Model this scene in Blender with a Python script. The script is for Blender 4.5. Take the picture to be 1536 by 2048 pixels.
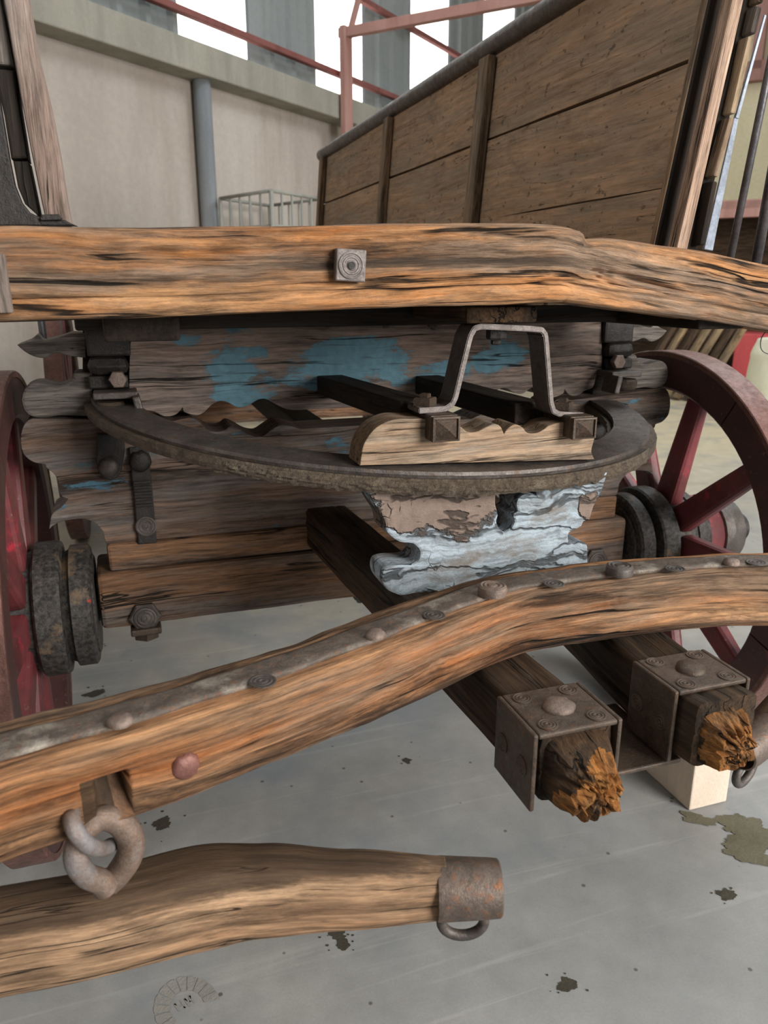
import bpy, bmesh, math, random
from mathutils import Vector, Matrix, noise
random.seed(7)
scene = bpy.context.scene
for o in list(bpy.data.objects): bpy.data.objects.remove(o)

# ------------------------------------------------------------------ camera
FPX, YAW, CH = 1538.0, math.radians(18.4), 1.0          # focal length in px of a 1536x2048 frame
PITCH = math.atan(456 / FPX)
FWD = Vector((math.sin(YAW)*math.cos(PITCH), math.cos(YAW)*math.cos(PITCH), -math.sin(PITCH)))
RGT = Vector((math.cos(YAW), -math.sin(YAW), 0)); UPV = RGT.cross(FWD); CAM = Vector((0, 0, CH))
cd = bpy.data.cameras.new('camera'); cam = bpy.data.objects.new('camera', cd); scene.collection.objects.link(cam)
cd.sensor_fit = 'VERTICAL'; cd.sensor_height = 36; cd.lens = FPX/2048*36; cd.clip_start = .02; cd.clip_end = 200
cam.matrix_world = Matrix(((RGT.x, UPV.x, -FWD.x, CAM.x), (RGT.y, UPV.y, -FWD.y, CAM.y), (RGT.z, UPV.z, -FWD.z, CAM.z), (0, 0, 0, 1)))
cd.dof.use_dof = True; cd.dof.focus_distance = 1.05; cd.dof.aperture_fstop = 9.0
scene.camera = cam

# ------------------------------------------------------------------ light
scene.view_settings.view_transform = 'Standard'; scene.view_settings.look = 'None'
scene.view_settings.gamma = 1; scene.view_settings.use_curve_mapping = False
scene.view_settings.exposure = 0.22
w = bpy.data.worlds.new('overcast_sky'); scene.world = w; w.use_nodes = True
wn = w.node_tree; bgn = wn.nodes['Background']
bgn.inputs[0].default_value = (.93, .97, 1.0, 1); bgn.inputs[1].default_value = .17
def area(name, loc, target, sx, sy, power, col):
    l = bpy.data.lights.new(name, 'AREA'); l.shape = 'RECTANGLE'; l.size = sx; l.size_y = sy; l.energy = power; l.color = col
    o = bpy.data.objects.new(name, l); scene.collection.objects.link(o); o.location = loc
    o.rotation_euler = (Vector(target)-Vector(loc)).to_track_quat('-Z', 'Y').to_euler(); return o
area('doorway_daylight', (3.2, -3.6, 2.4), (.5, .9, .7), 2.6, 2.4, 470, (1.0, .965, .92))
area('side_plank_fill', (-4.6, 2.6, 4.2), (.8, 2.4, 1.2), 3.0, 2.0, 90, (1.0, .98, .96))  # added fill lamp to brighten the side planks, no window modelled
area('roof_light_daylight', (5.0, 3.0, 5.2), (1.6, 2.6, .4), 2.5, 2.5, 170, (.9, .96, 1.0))

# ------------------------------------------------------------------ helpers
def ray(x, y): return FWD*FPX + RGT*(x-768) - UPV*(y-1024)
def at(x, y, X=None, Y=None, Z=None):
    d = ray(x, y)
    t = X/d.x if X is not None else Y/d.y if Y is not None else (Z-CH)/d.z
    return CAM + d*t
def on(x, y, p0, n):
    d = ray(x, y); return CAM + d*((Vector(p0)-CAM).dot(n)/d.dot(n))

COLL = scene.collection
SEEN = {}
def seedv(name):
    SEEN[name] = SEEN.get(name, 0)+1; R = random.Random('%s-%d' % (name, SEEN[name]))
    return Vector((R.uniform(0, 40), R.uniform(0, 9), R.uniform(0, 9)))
def mesh(name, verts, faces, m, parent=None, g=None, smooth=False, gseed=None):
    me = bpy.data.meshes.new(name); me.from_pydata([tuple(v) for v in verts], [], faces); me.update()
    sd = seedv(name) if gseed is None else Vector(gseed)
    gg = g if g is not None else verts
    a = me.attributes.new('g', 'FLOAT_VECTOR', 'POINT')
    flat = []
    for v in gg: flat += [v[0]+sd.x, v[1]+sd.y, v[2]+sd.z]
    a.data.foreach_set('vector', flat)
    if smooth: me.polygons.foreach_set('use_smooth', [True]*len(me.polygons))
    o = bpy.data.objects.new(name, me); COLL.objects.link(o); me.materials.append(m)
    put(o, parent); return o
def put(o, parent):
    if parent is not None:
        o.parent = parent
        if parent.type == 'EMPTY' and parent.get('_loc'): o.matrix_parent_inverse = Matrix.Translation(-Vector(parent['_loc']))
def from_bm(name, bm, m, parent=None, gf=None, smooth=False):
    bmesh.ops.recalc_face_normals(bm, faces=bm.faces)
    bm.verts.ensure_lookup_table(); bm.verts.index_update()
    vs = [v.co.copy() for v in bm.verts]; fs = [[v.index for v in f.verts] for f in bm.faces]; bm.free()
    return mesh(name, vs, fs, m, parent, [gf(v) for v in vs] if gf else None, smooth)
def thing(name, label, cat, loc=(0, 0, 0), group=None):
    o = bpy.data.objects.new(name, None); COLL.objects.link(o); o.location = loc; o['_loc'] = tuple(loc); o.empty_display_size = .1
    o['label'] = label; o['category'] = cat
    if group: o['group'] = group
    return o
def tag(o, label, cat, group=None):
    o['label'] = label; o['category'] = cat
    if group: o['group'] = group
    return o
def struct(o): o['kind'] = 'structure'; return o
def part_empty(name, parent, loc):
    o = bpy.data.objects.new(name, None); COLL.objects.link(o); put(o, parent); o.location = loc; o['_loc'] = tuple(loc); o.empty_display_size = .05; return o
def clone(o, parent, loc=None, rot=None, scale=None):
    c = o.copy(); COLL.objects.link(c); put(c, parent)
    if loc is not None: c.location = loc
    if rot is not None: c.rotation_euler = rot
    if scale is not None: c.scale = scale
    return c
def swz(ax):            # grain-space: which world axis runs along the grain
    return {'x': lambda v: (v[0], v[1], v[2]), 'y': lambda v: (v[1], v[0], v[2]), 'z': lambda v: (v[2], v[0], v[1])}[ax]
def box(name, lo, hi, m, parent=None, grain='x', bev=.003, rough=0, cuts=0, seg=2):
    bm = bmesh.new(); bmesh.ops.create_cube(bm, size=1)
    lo, hi = Vector(lo), Vector(hi); c = (lo+hi)/2; d = hi-lo
    for v in bm.verts: v.co = Vector((v.co.x*d.x+c.x, v.co.y*d.y+c.y, v.co.z*d.z+c.z))
    if cuts: bmesh.ops.subdivide_edges(bm, edges=[e for e in bm.edges if e.calc_length() > max(d)*.9], cuts=cuts, use_grid_fill=True)
    if bev:
        es = [e for e in bm.edges if e.calc_face_angle(0) > .5]
        bmesh.ops.bevel(bm, geom=es, offset=min(bev, min(d)*.45), segments=seg, affect='EDGES', profile=.5)
    if rough:
        s = random.uniform(0, 50)
        for v in bm.verts:
            n = noise.noise_vector(v.co*14+Vector((s, s, s))); n2 = noise.noise_vector(v.co*55+Vector((s, 0, s)))
            v.co += n*rough+n2*rough*.4
    return from_bm(name, bm, m, parent, swz(grain))
def obox(name, p0, p1, wid, hei, m, parent=None, up=(0, 0, 1), bev=.003, taper=1.0, cuts=0, rough=0):
    """beam from p0 to p1 (centres), wid sideways, hei along up"""
    p0, p1 = Vector(p0), Vector(p1); d = (p1-p0); L = d.length; d.normalize()
    sd = d.cross(Vector(up)).normalized(); u = sd.cross(d)
    bm = bmesh.new(); bmesh.ops.create_cube(bm, size=1)
    if cuts: bmesh.ops.subdivide_edges(bm, edges=[e for e in bm.edges if abs((e.verts[0].co-e.verts[1].co).x) > .5], cuts=cuts, use_grid_fill=True)
    for v in bm.verts:
        k = 1+(taper-1)*(v.co.x+.5); v.co = Vector((v.co.x*L, v.co.y*wid*k, v.co.z*hei*k))
    if bev:
        es = [e for e in bm.edges if e.calc_face_angle(0) > .5]
        bmesh.ops.bevel(bm, geom=es, offset=min(bev, wid*.45, hei*.45), segments=2, affect='EDGES', profile=.5)
    bmesh.ops.recalc_face_normals(bm, faces=bm.faces); bm.verts.index_update()
    g = [v.co.copy() for v in bm.verts]; s = random.uniform(0, 50)
    vs = []
    for c in g:
        if rough: c = c + noise.noise_vector(Vector((c.x*8+s, c.y*20, c.z*20)))*rough
        vs.append((p0+p1)/2 + d*c.x + sd*c.y + u*c.z)
    fs = [[v.index for v in f.verts] for f in bm.faces]; bm.free()
    return mesh(name, vs, fs, m, parent, g)
def slab(name, pts, back, m, parent=None, grain='x', bev=.004, rough=0):
    """outline pts (3D, coplanar) extruded by the vector back, edges rounded: a carved board"""
    bm = bmesh.new(); back = Vector(back)
    f = bm.faces.new([bm.verts.new(p) for p in pts])
    r = bmesh.ops.extrude_face_region(bm, geom=[f]); vs = [e for e in r['geom'] if isinstance(e, bmesh.types.BMVert)]
    for v in vs: v.co += back
    bmesh.ops.recalc_face_normals(bm, faces=bm.faces)
    if bev:
        big = [f for f in bm.faces if len(f.verts) == len(pts)]
        es = set(e for f in big for e in f.edges)
        bmesh.ops.bevel(bm, geom=list(es), offset=bev, segments=2, affect='EDGES', profile=.5, clamp_overlap=True)
    if rough:
        s = random.uniform(0, 50)
        for v in bm.verts: v.co += noise.noise_vector(v.co*25+Vector((s, 0, 0)))*rough
    return from_bm(name, bm, m, parent, swz(grain))
def spline(P, n):
    """Catmull-Rom through P (Vectors), n samples"""
    P = [Vector(p) for p in P]; out = []; K = len(P)-1
    for i in range(n):
        t = i/(n-1)*K; k = min(int(t), K-1); f = t-k
        a, b, c, d = P[max(k-1, 0)], P[k], P[k+1], P[min(k+2, K)]
        out.append(.5*((2*b)+(c-a)*f+(2*a-5*b+4*c-d)*f*f+(3*b-a-3*c+d)*f**3))
    return out
def smo(P, n=4, corner=70):
    """closed pixel outline, curved through its points except at sharp corners"""
    K = len(P); out = []
    def sharp(i):
        a, b, c = Vector(P[i-1]).to_2d() if len(P[i-1]) == 2 else P[i-1], Vector(P[i]), Vector(P[(i+1) % K])
        u, v = (b-Vector(a)).normalized(), (c-b).normalized(); return u.dot(v) < math.cos(math.radians(corner))
    sh = [sharp(i) for i in range(K)]
    for i in range(K):
        b, c = Vector(P[i]), Vector(P[(i+1) % K]); a = b if sh[i] else Vector(P[i-1]); d = c if sh[(i+1) % K] else Vector(P[(i+2) % K])
        L = (c-b).length
        def lim(t): return t if t.length <= 2*L else t.normalized()*2*L
        m0, m1 = lim(c-a)*.5, lim(d-b)*.5
        if sh[i]: m0 = (c-b)
        if sh[(i+1) % K]: m1 = (c-b)
        for j in range(n):
            t = j/n; out.append(tuple(b*(2*t**3-3*t**2+1)+m0*(t**3-2*t**2+t)+c*(-2*t**3+3*t**2)+m1*(t**3-t**2)))
    return out
def interp(xs, ys, x):
    if x <= xs[0]: return ys[0]
    for i in range(len(xs)-1):
        if x <= xs[i+1]:
            f = (x-xs[i])/(xs[i+1]-xs[i]); f = f*f*(3-2*f); return ys[i]*(1-f)+ys[i+1]*f
    return ys[-1]
def sweep(name, P, wf, hf, m, parent=None, n=200, k=64, ex=5.0, disp=None, up=(0, 0, 1), smooth=True, gseed=None, closed=False, exf=None):
    """rounded-rectangular timber along P; wf, hf give full width, height at t 0..1; disp(s, t, cu, cv) pushes inwards"""
    C = spline(P, n) if not closed else P; n = len(C); up = Vector(up); vs = []; g = []; s = 0
    for i in range(n):
        a = C[i-1] if (i or closed) else C[0]; b = C[(i+1) % n] if (i < n-1 or closed) else C[n-1]
        d = (b-a).normalized(); sd = d.cross(up).normalized(); u = sd.cross(d)
        if i: s += (C[i]-C[i-1]).length
        t = i/(n-1); W, Hh = wf(t)/2, hf(t)/2; e = exf(t) if exf else ex
        for j in range(k):
            th = 2*math.pi*j/k; c, q = math.cos(th), math.sin(th)
            r = (abs(c)**e+abs(q)**e)**(-1/e)
            cu, cv = c*r, q*r
            off = disp(s, t, cu, cv) if disp else 0
            l = math.hypot(cu*W, cv*Hh) or 1e-6; f = 1-off/l
            vs.append(C[i]+sd*(cu*W*f)+u*(cv*Hh*f)); g.append((s, cu*W, cv*Hh))
    fs = []
    for i in range(n if closed else n-1):
        i2 = (i+1) % n
        for j in range(k):
            j2 = (j+1) % k; fs.append((i*k+j, i*k+j2, i2*k+j2, i2*k+j))
    if not closed:
        for i, fl in ((0, 1), (n-1, 0)):
            c = len(vs); vs.append(C[i].copy()); g.append((g[i*k][0], 0, 0))
            for j in range(k):
                tri = (i*k+j, i*k+(j+1) % k, c); fs.append(tri[::-1] if fl else tri)
    fs = [f[::-1] for f in fs]
    return mesh(name, vs, fs, m, parent, g, smooth, gseed)
def tube(name, P, r, m, parent=None, n=40, k=14, closed=False, flat=1.0, up=(0, 0, 1)):
    rf = r if callable(r) else (lambda t: r)
    return sweep(name, P, lambda t: 2*rf(t), lambda t: 2*rf(t)*flat, m, parent, n, k, 2.0, None, up, True, None, closed)
def lathe(name, prof, org, axis, m, parent=None, seg=32, smooth=False, wob=0):
    """prof: list of (radius, height along axis)"""
    org, ax = Vector(org), Vector(axis).normalized()
    t = Vector((0, 0, 1)) if abs(ax.z) < .9 else Vector((1, 0, 0))
    e1 = ax.cross(t).normalized(); e2 = ax.cross(e1); vs = []; fs = []; n = len(prof)
    for r, h in prof:
        for j in range(seg):
            a = 2*math.pi*j/seg; rr = r*(1+wob*noise.noise(Vector((math.cos(a)*2, math.sin(a)*2, h*40))))
            vs.append(org+ax*h+e1*(rr*math.cos(a))+e2*(rr*math.sin(a)))
    for i in range(n-1):
        for j in range(seg):
            j2 = (j+1) % seg; fs.append((i*seg+j, i*seg+j2, (i+1)*seg+j2, (i+1)*seg+j))
    fs.append(tuple(range(seg))[::-1]); fs.append(tuple((n-1)*seg+j for j in range(seg)))
    o = mesh(name, vs, fs, m, parent, None, True)
    bm = bmesh.new(); bm.from_mesh(o.data); bmesh.ops.recalc_face_normals(bm, faces=bm.faces); bm.to_mesh(o.data); bm.free()
    o.data.set_sharp_from_angle(angle=math.radians(75 if smooth else 24)); return o
ROS = [(1.0, 0), (1.0, .16), (.93, .2), (.86, .2), (.8, .12), (.72, .12), (.66, .2), (.56, .2), (.5, .12), (.4, .12), (.34, .2), (.2, .22), (.14, .1), (.02, .1)]
def rosette(name, org, axis, r, m, parent, th=.5, seg=24):
    return lathe(name, [(a*r, b*r*th*2) for a, b in ROS], org, axis, m, parent, seg)
def dome(name, org, axis, r, h, m, parent, seg=24, wob=.12):
    return lathe(name, [(r*1.0, 0), (r*1.0, h*.2), (r*.93, h*.55), (r*.74, h*.82), (r*.4, h*.97), (r*.02, h)], org, axis, m, parent, seg, True, wob)
def nut(name, org, axis, r, h, m, parent, n=4, stud=True):
    p = [(r*.92, 0), (r, h*.1), (r, h*.85), (r*.9, h)]
    if stud: p += [(r*.5, h), (r*.5, h*1.35), (r*.4, h*1.45)]
    o = lathe(name, p, org, axis, m, parent, n); return o

# ------------------------------------------------------------------ node materials
class NT:
    def __init__(s, name):
        s.m = bpy.data.materials.new(name); s.m.use_nodes = True; s.t = s.m.node_tree; s.b = s.t.nodes['Principled BSDF']
    def set(s, i, v):
        if isinstance(v, bpy.types.NodeSocket): s.t.links.new(v, i)
        elif isinstance(v, (tuple, list)) and len(v) == 3 and i.type == 'RGBA': i.default_value = (*v, 1)
        else: i.default_value = v
    def g(s):
        n = s.t.nodes.new('ShaderNodeAttribute'); n.attribute_name = 'g'; return n.outputs['Vector']
    def obj(s): return s.t.nodes.new('ShaderNodeTexCoord').outputs['Object']
    def mp(s, v, sc, loc=(0, 0, 0)):
        n = s.t.nodes.new('ShaderNodeMapping'); s.set(n.inputs['Vector'], v); n.inputs['Scale'].default_value = sc; n.inputs['Location'].default_value = loc; return n.outputs[0]
    def noise(s, v, sc=1, det=6, ro=.6, dist=0, col=False):
        n = s.t.nodes.new('ShaderNodeTexNoise'); s.set(n.inputs['Vector'], v); n.inputs['Scale'].default_value = sc
        n.inputs['Detail'].default_value = det; n.inputs['Roughness'].default_value = ro; n.inputs['Distortion'].default_value = dist
        return n.outputs['Color' if col else 'Fac']
    def voro(s, v, sc=1, feat='F1', out='Distance', rnd=1):
        n = s.t.nodes.new('ShaderNodeTexVoronoi'); n.feature = feat; s.set(n.inputs['Vector'], v); n.inputs['Scale'].default_value = sc; n.inputs['Randomness'].default_value = rnd
        return n.outputs[out]
    def ramp(s, f, st):
        n = s.t.nodes.new('ShaderNodeValToRGB'); s.set(n.inputs[0], f); e = n.color_ramp.elements
        while len(e) < len(st): e.new(.5)
        for q, (p, c) in zip(e, st):
            q.position = p; q.color = (c, c, c, 1) if isinstance(c, (int, float)) else (*c, 1)
        return n.outputs[0]
    def mix(s, f, a, b, mode='MIX'):
        n = s.t.nodes.new('ShaderNodeMixRGB'); n.blend_type = mode; s.set(n.inputs[0], f); s.set(n.inputs[1], a); s.set(n.inputs[2], b); return n.outputs[0]
    def ma(s, op, a, b=0.0, c=False):
        n = s.t.nodes.new('ShaderNodeMath'); n.operation = op; n.use_clamp = c; s.set(n.inputs[0], a); s.set(n.inputs[1], b); return n.outputs[0]
    def vadd(s, a, b, k):
        n = s.t.nodes.new('ShaderNodeVectorMath'); n.operation = 'MULTIPLY_ADD'; s.set(n.inputs[0], b); n.inputs[1].default_value = k; s.set(n.inputs[2], a); return n.outputs[0]
    def sep(s, v):
        n = s.t.nodes.new('ShaderNodeSeparateXYZ'); s.set(n.inputs[0], v); return n.outputs
    def done(s, col, rough=.8, h=None, bs=.6, bd=.003, metal=0, spec=.3):
        s.set(s.b.inputs['Base Color'], col); s.set(s.b.inputs['Roughness'], rough); s.set(s.b.inputs['Metallic'], metal); s.b.inputs['Specular IOR Level'].default_value = spec
        if h is not None:
            n = s.t.nodes.new('ShaderNodeBump'); n.inputs['Strength'].default_value = bs; n.inputs['Distance'].default_value = bd
            s.set(n.inputs['Height'], h); s.t.links.new(n.outputs[0], s.b.inputs['Normal'])
        return s.m

def S(r, g, b):      # sRGB 0-255 to linear
    return tuple(((c/255)/12.92 if c/255 < .04045 else (((c/255)+.055)/1.055)**2.4) for c in (r, g, b))

def spots(N, v, L):       # soft ellipses in the board's own plane (x, z), where paint or crust survives
    xyz = N.sep(v); tot = None
    for (px, py, rx, ry, Y) in L:
        c = at(px, py, Y=Y); e = at(px+rx, py+ry, Y=Y)
        dx = N.ma('DIVIDE', N.ma('SUBTRACT', xyz[0], c.x), abs(e.x-c.x)); dz = N.ma('DIVIDE', N.ma('SUBTRACT', xyz[2], c.z), abs(e.z-c.z))
        q = N.ma('SUBTRACT', 1.0, N.ma('ADD', N.ma('MULTIPLY', dx, dx), N.ma('MULTIPLY', dz, dz)))
        tot = q if tot is None else N.ma('MAXIMUM', tot, q)
    return N.ma('MAXIMUM', tot, -1.0)
def wood(name, light, mid, dark, grey=None, greyamt=.5, *a, topdark=0, band=None, **k):
    N = wood_(name, light, mid, dark, grey, greyamt, *a, **k)
    if topdark:  # darkens the upper part of the timber with a noisy edge
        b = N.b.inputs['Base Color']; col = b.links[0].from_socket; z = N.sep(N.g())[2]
        q = N.ma('ADD', N.ma('SUBTRACT', z, topdark), N.ma('MULTIPLY', N.ma('SUBTRACT', N.noise(N.mp(N.g(), (9, 60, 60)), 1, 9, .72), .5), .045))
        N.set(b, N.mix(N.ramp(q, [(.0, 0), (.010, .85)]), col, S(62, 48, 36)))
    if band:            # dirt packed into the worn groove of the face
        b = N.b.inputs['Base Color']; col = b.links[0].from_socket; xyz = N.sep(N.g()); zc, hw, s0, s1 = band
        n = N.noise(N.mp(N.g(), (5, 90, 90)), 1, 9, .72)
        q = N.ma('SUBTRACT', 1.0, N.ma('DIVIDE', N.ma('ABSOLUTE', N.ma('SUBTRACT', xyz[2], zc)), hw))
        q = N.ma('MINIMUM', q, N.ma('MINIMUM', N.ma('MULTIPLY', N.ma('SUBTRACT', xyz[0], s0), 6.0), N.ma('MULTIPLY', N.ma('SUBTRACT', s1, xyz[0]), 6.0)))
        q = N.ma('ADD', q, N.ma('MULTIPLY', N.ma('SUBTRACT', n, .5), 2.2))
        N.set(b, N.mix(N.ramp(q, [(.25, 0), (.75, .8)]), col, S(66, 56, 48)))
    return N.m
def wood_(name, light, mid, dark, grey=None, greyamt=.5, fine=170, crack=.016, macro=(1.6, 14), bs=.7, bd=.004, rough=.75, dirt=.5, paint=None, paintlev=.55, paintscale=(6, 14), spec=.25, where=None, pits=0, soft=1.0, dkl=.36):
    N = NT(name); g = N.g()
    wv = N.noise(N.mp(g, (2.5, 2.5, 2.5)), 1, 3, .5, 0, True); w2 = N.noise(N.mp(g, (14, 30, 30)), 1, 3, .5, 0, True)
    gw = N.vadd(N.vadd(g, wv, (.06, .03, .03)), w2, (.01, .004, .004))
    mac = N.noise(N.mp(gw, (macro[0], macro[1], macro[1])), 1, 9, .68)
    gr = N.noise(N.mp(gw, (7, fine*1.5, fine*1.5)), 1, 8, .72)
    med = N.noise(N.mp(gw, (3.0, 62, 62)), 1, 9, .72)
    col = N.mix(N.ramp(mac, [(.36, 0), (.64, 1)]), mid, light)
    if grey is not None:
        gm = N.noise(N.mp(gw, (1.6, 15, 15), (7, 3, 1)), 1, 10, .74)
        c0 = 1-greyamt
        col = N.mix(N.ramp(gm, [(c0*.5+.18, 0), (c0*.5+.32, 1)]), col, grey)
    dk = N.noise(N.mp(gw, (1.3, 20, 20), (2, 9, 4)), 1, 10, .76)
    col = N.mix(N.ramp(dk, [(dkl, .92*soft), (dkl+.12, 0)]), col, dark)
    col = N.mix(N.ramp(med, [(.30, .75*soft), (.48, 0)]), col, dark)
    col = N.mix(.95*soft, col, N.ramp(gr, [(.28, .16), (.45, .8), (.7, 1.4)]), 'MULTIPLY')
    g3 = N.noise(N.mp(gw, (16, 120, 120), (5, 5, 5)), 1, 6, .7); col = N.mix(.7*soft, col, N.ramp(g3, [(.3, .45), (.5, 1.0), (.7, 1.25)]), 'MULTIPLY')
    cn = N.noise(N.mp(gw, (.8, 30, 30), (3, 5, 2)), 1, 4, .5)
    cl = N.ramp(N.ma('ABSOLUTE', N.ma('SUBTRACT', cn, .5)), [(crack*.2, 1), (crack*.7, 0)])
    cgate = N.ramp(N.noise(N.mp(g, (3, 22, 22), (1, 2, 3)), 1, 3), [(.47, 0), (.55, 1)])
    cl = N.ma('MULTIPLY', cl, cgate)
    col = N.mix(N.ma('MULTIPLY', cl, .95), col, (.006, .005, .004))
    h = N.ma('ADD', N.ma('MULTIPLY', gr, .7), N.ma('MULTIPLY', med, .7)); h = N.ma('SUBTRACT', h, N.ma('MULTIPLY', cl, 1.3))
    if dirt:
        dn = N.noise(N.mp(g, (6, 11, 11), (9, 9, 9)), 1, 10, .76)
        col = N.mix(N.ramp(dn, [(.54, 0), (.70, dirt)]), col, (.018, .014, .011))
    if pits:
        pv = N.noise(N.mp(g, (40, 60, 60)), 1, 4, .6); pt = N.ramp(pv, [(.62, 0), (.70, pits)]); col = N.mix(pt, col, (.014, .011, .009)); h = N.ma('SUBTRACT', h, pt)
    if paint is not None:
        pn = N.noise(N.mp(gw, (paintscale[0], paintscale[1], paintscale[1]), (4, 8, 6)), 1, 10, .68)
        if where: pn = N.ma('ADD', pn, N.ma('MULTIPLY', spots(N, N.obj(), where), .16))
        pm = N.ramp(pn, [(paintlev, 0), (paintlev+.05, 1)])
        pm = N.ma('MULTIPLY', pm, N.ramp(gr, [(.3, 0), (.42, 1)]))
        pc = N.mix(.6, paint, N.ramp(N.noise(g, 60, 5), [(.3, .6), (.7, 1.2)]), 'MULTIPLY')
        col = N.mix(pm, col, N.mix(N.ma('MULTIPLY', cl, .9), pc, (.006, .005, .004))); h = N.ma('ADD', h, N.ma('MULTIPLY', pm, .35))
    N.done(col, rough, h, bs, bd, 0, spec); return N

def iron(name, base, rust, lightc=None, rustlev=.55, lightlev=.62, rough=.5, metal=.55, bs=.45, sc=1.0, bd=.002):
    N = NT(name); g = N.g()
    a = N.noise(g, 22*sc, 8, .68); b = N.noise(N.mp(g, (1, 1, 1), (5, 1, 2)), 60*sc, 8, .7); c = N.noise(N.mp(g, (1, 1, 1), (1, 6, 2)), 9*sc, 7, .65)
    col = N.mix(.8, base, N.ramp(a, [(.3, .45), (.7, 1.4)]), 'MULTIPLY')
    col = N.mix(N.ramp(b, [(rustlev-.05, 0), (rustlev+.13, .85)]), col, rust)
    if lightc is not None: col = N.mix(N.ramp(c, [(lightlev-.04, 0), (lightlev+.1, .85)]), col, lightc)
    f = N.noise(g, 240*sc, 5, .7); col = N.mix(.6, col, N.ramp(f, [(.3, .6), (.7, 1.35)]), 'MULTIPLY')
    h = N.ma('ADD', N.ma('ADD', N.ma('MULTIPLY', a, .6), N.ma('MULTIPLY', b, .5)), N.ma('MULTIPLY', f, .25))
    return N.done(col, N.ramp(b, [(.3, rough*.6), (.7, min(1, rough*1.35))]), h, min(1, bs*1.7), bd*1.5, metal, .5)

M = {}
M['beam'] = wood('worn_orange_oak', S(222, 172, 124), S(196, 124, 66), S(58, 42, 32), S(164, 138, 116), .48, 150, .03, (1.6, 22), 1.0, .008, .72, .4, band=(.003, .011, 3.36, 3.88))
M['bar'] = wood('ash_splinter_bar_wood', S(218, 170, 126), S(184, 116, 68), S(60, 43, 31), S(160, 132, 108), .46, 150, .03, (1.6, 22), 1.0, .008, .7, .45, dkl=.41)
M['swing'] = wood('hand_worn_oak', S(200, 166, 132), S(168, 130, 98), S(84, 62, 46), S(124, 100, 78), .45, 130, .012, (2.2, 22), .7, .004, .65, .35, topdark=.022)
M['plank'] = wood('weathered_box_plank', S(186, 156, 128), S(160, 132, 106), S(106, 88, 70), S(154, 138, 120), .5, 90, .006, (1.6, 6), .5, .004, .85, .45, pits=.6, soft=.5)
M['stanchion'] = wood('brown_stanchion_wood', S(150, 124, 98), S(124, 100, 78), S(66, 54, 42), S(140, 124, 106), .5, 140, .014, (1.2, 14), .6, .003, .8, .4)
M['pale'] = wood('pale_grooved_wood', S(206, 178, 158), S(180, 150, 130), S(110, 86, 70), S(168, 146, 126), .4, 260, .01, (1, 30), .8, .004, .8, .15)
M['post'] = wood('grey_lilac_weathered_post', S(158, 138, 126), S(134, 114, 104), S(78, 64, 56), S(150, 136, 128), .5, 170, .018, (1.2, 18), .8, .004, .85, .3)
M['bolster'] = wood('bolster_oak_with_blue_paint', S(164, 144, 132), S(134, 114, 102), S(62, 50, 44), S(124, 114, 108), .5, 130, .02, (1.5, 13), .7, .004, .8, .35, S(104, 142, 157), .525, (7, 18), .25, [(485, 745, 80, 85, 1.385), (690, 730, 150, 45, 1.385), (1000, 715, 55, 35, 1.385), (365, 680, 60, 18, 1.385), (880, 740, 60, 40, 1.385)])
M['bed'] = wood('axle_bed_oak', S(136, 112, 96), S(106, 84, 70), S(44, 35, 29), S(112, 106, 102), .5, 130, .018, (1.5, 13), .7, .004, .8, .5, S(84, 120, 138), .60, (9, 26))
M['axle'] = wood('axle_oak', S(146, 110, 82), S(112, 82, 60), S(42, 32, 26), S(112, 100, 92), .45, 140, .02, (1.5, 13), .7, .004, .75, .5)
M['ornament'] = wood('grey_carved_end', S(128, 120, 112), S(104, 96, 90), S(60, 54, 50), S(122, 116, 110), .5, 160, .006, (3, 10), .5, .003, .85, .4)
M['gapshade'] = wood('black_shaded_timber', S(52, 42, 34), S(40, 33, 27), S(22, 18, 15), None, .4, 140, .016, (1.5, 13), .6, .003, .8, .3)  # near-black colour painted for the shaded gaps beside posts and seams
M['dark'] = wood('tarred_dark_timber', S(54, 44, 36), S(40, 33, 27), S(20, 16, 13), S(50, 44, 38), .4, 140, .016, (1.5, 13), .6, .003, .75, .5)
M['hound'] = wood('hound_timber', S(88, 66, 46), S(58, 44, 32), S(22, 18, 14), S(60, 52, 44), .4, 150, .024, (1.5, 16), .9, .004, .8, .4)
M['rot'] = wood('rotten_fibrous_wood', S(206, 146, 84), S(172, 108, 52), S(76, 48, 27), S(98, 84, 68), .4, 330, .03, (9, 60), 1.0, .006, .95, .3)
M['cream'] = wood('fresh_carved_edge_wood', S(196, 176, 146), S(168, 144, 116), S(92, 76, 60), S(150, 134, 116), .4, 130, .012, (2, 14), .6, .003, .8, .3)
M['iron'] = iron('dark_forged_iron', S(92, 86, 82), S(96, 72, 56), S(132, 124, 116), .58, .66, .48, .5)
M['strap'] = iron('worn_strap_iron', S(104, 94, 86), S(132, 88, 56), S(166, 158, 146), .58, .56, .5, .35, .6, 2.0)
M['bolt'] = iron('rusty_bolt_iron', S(128, 112, 102), S(120, 84, 64), S(164, 152, 142), .6, .62, .5, .35, .4, 2)
M['redbolt'] = iron('brown_red_bolt_iron', S(122, 82, 74), S(110, 70, 56), None, .6, .6, .4, .3, .3, 2)
M['black'] = iron('black_greasy_iron', S(48, 44, 42), S(62, 50, 42), S(84, 80, 78), .6, .7, .42, .35, .6, 1.3)
M['cap'] = iron('brown_cap_iron', S(84, 72, 62), S(100, 68, 46), S(140, 120, 100), .58, .66, .45, .4, .5, 1.6)
M['ring'] = iron('greasy_ring_iron', S(80, 68, 56), S(104, 86, 66), S(128, 114, 94), .55, .66, .55, .2, .9, 2.0, .004)
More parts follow.
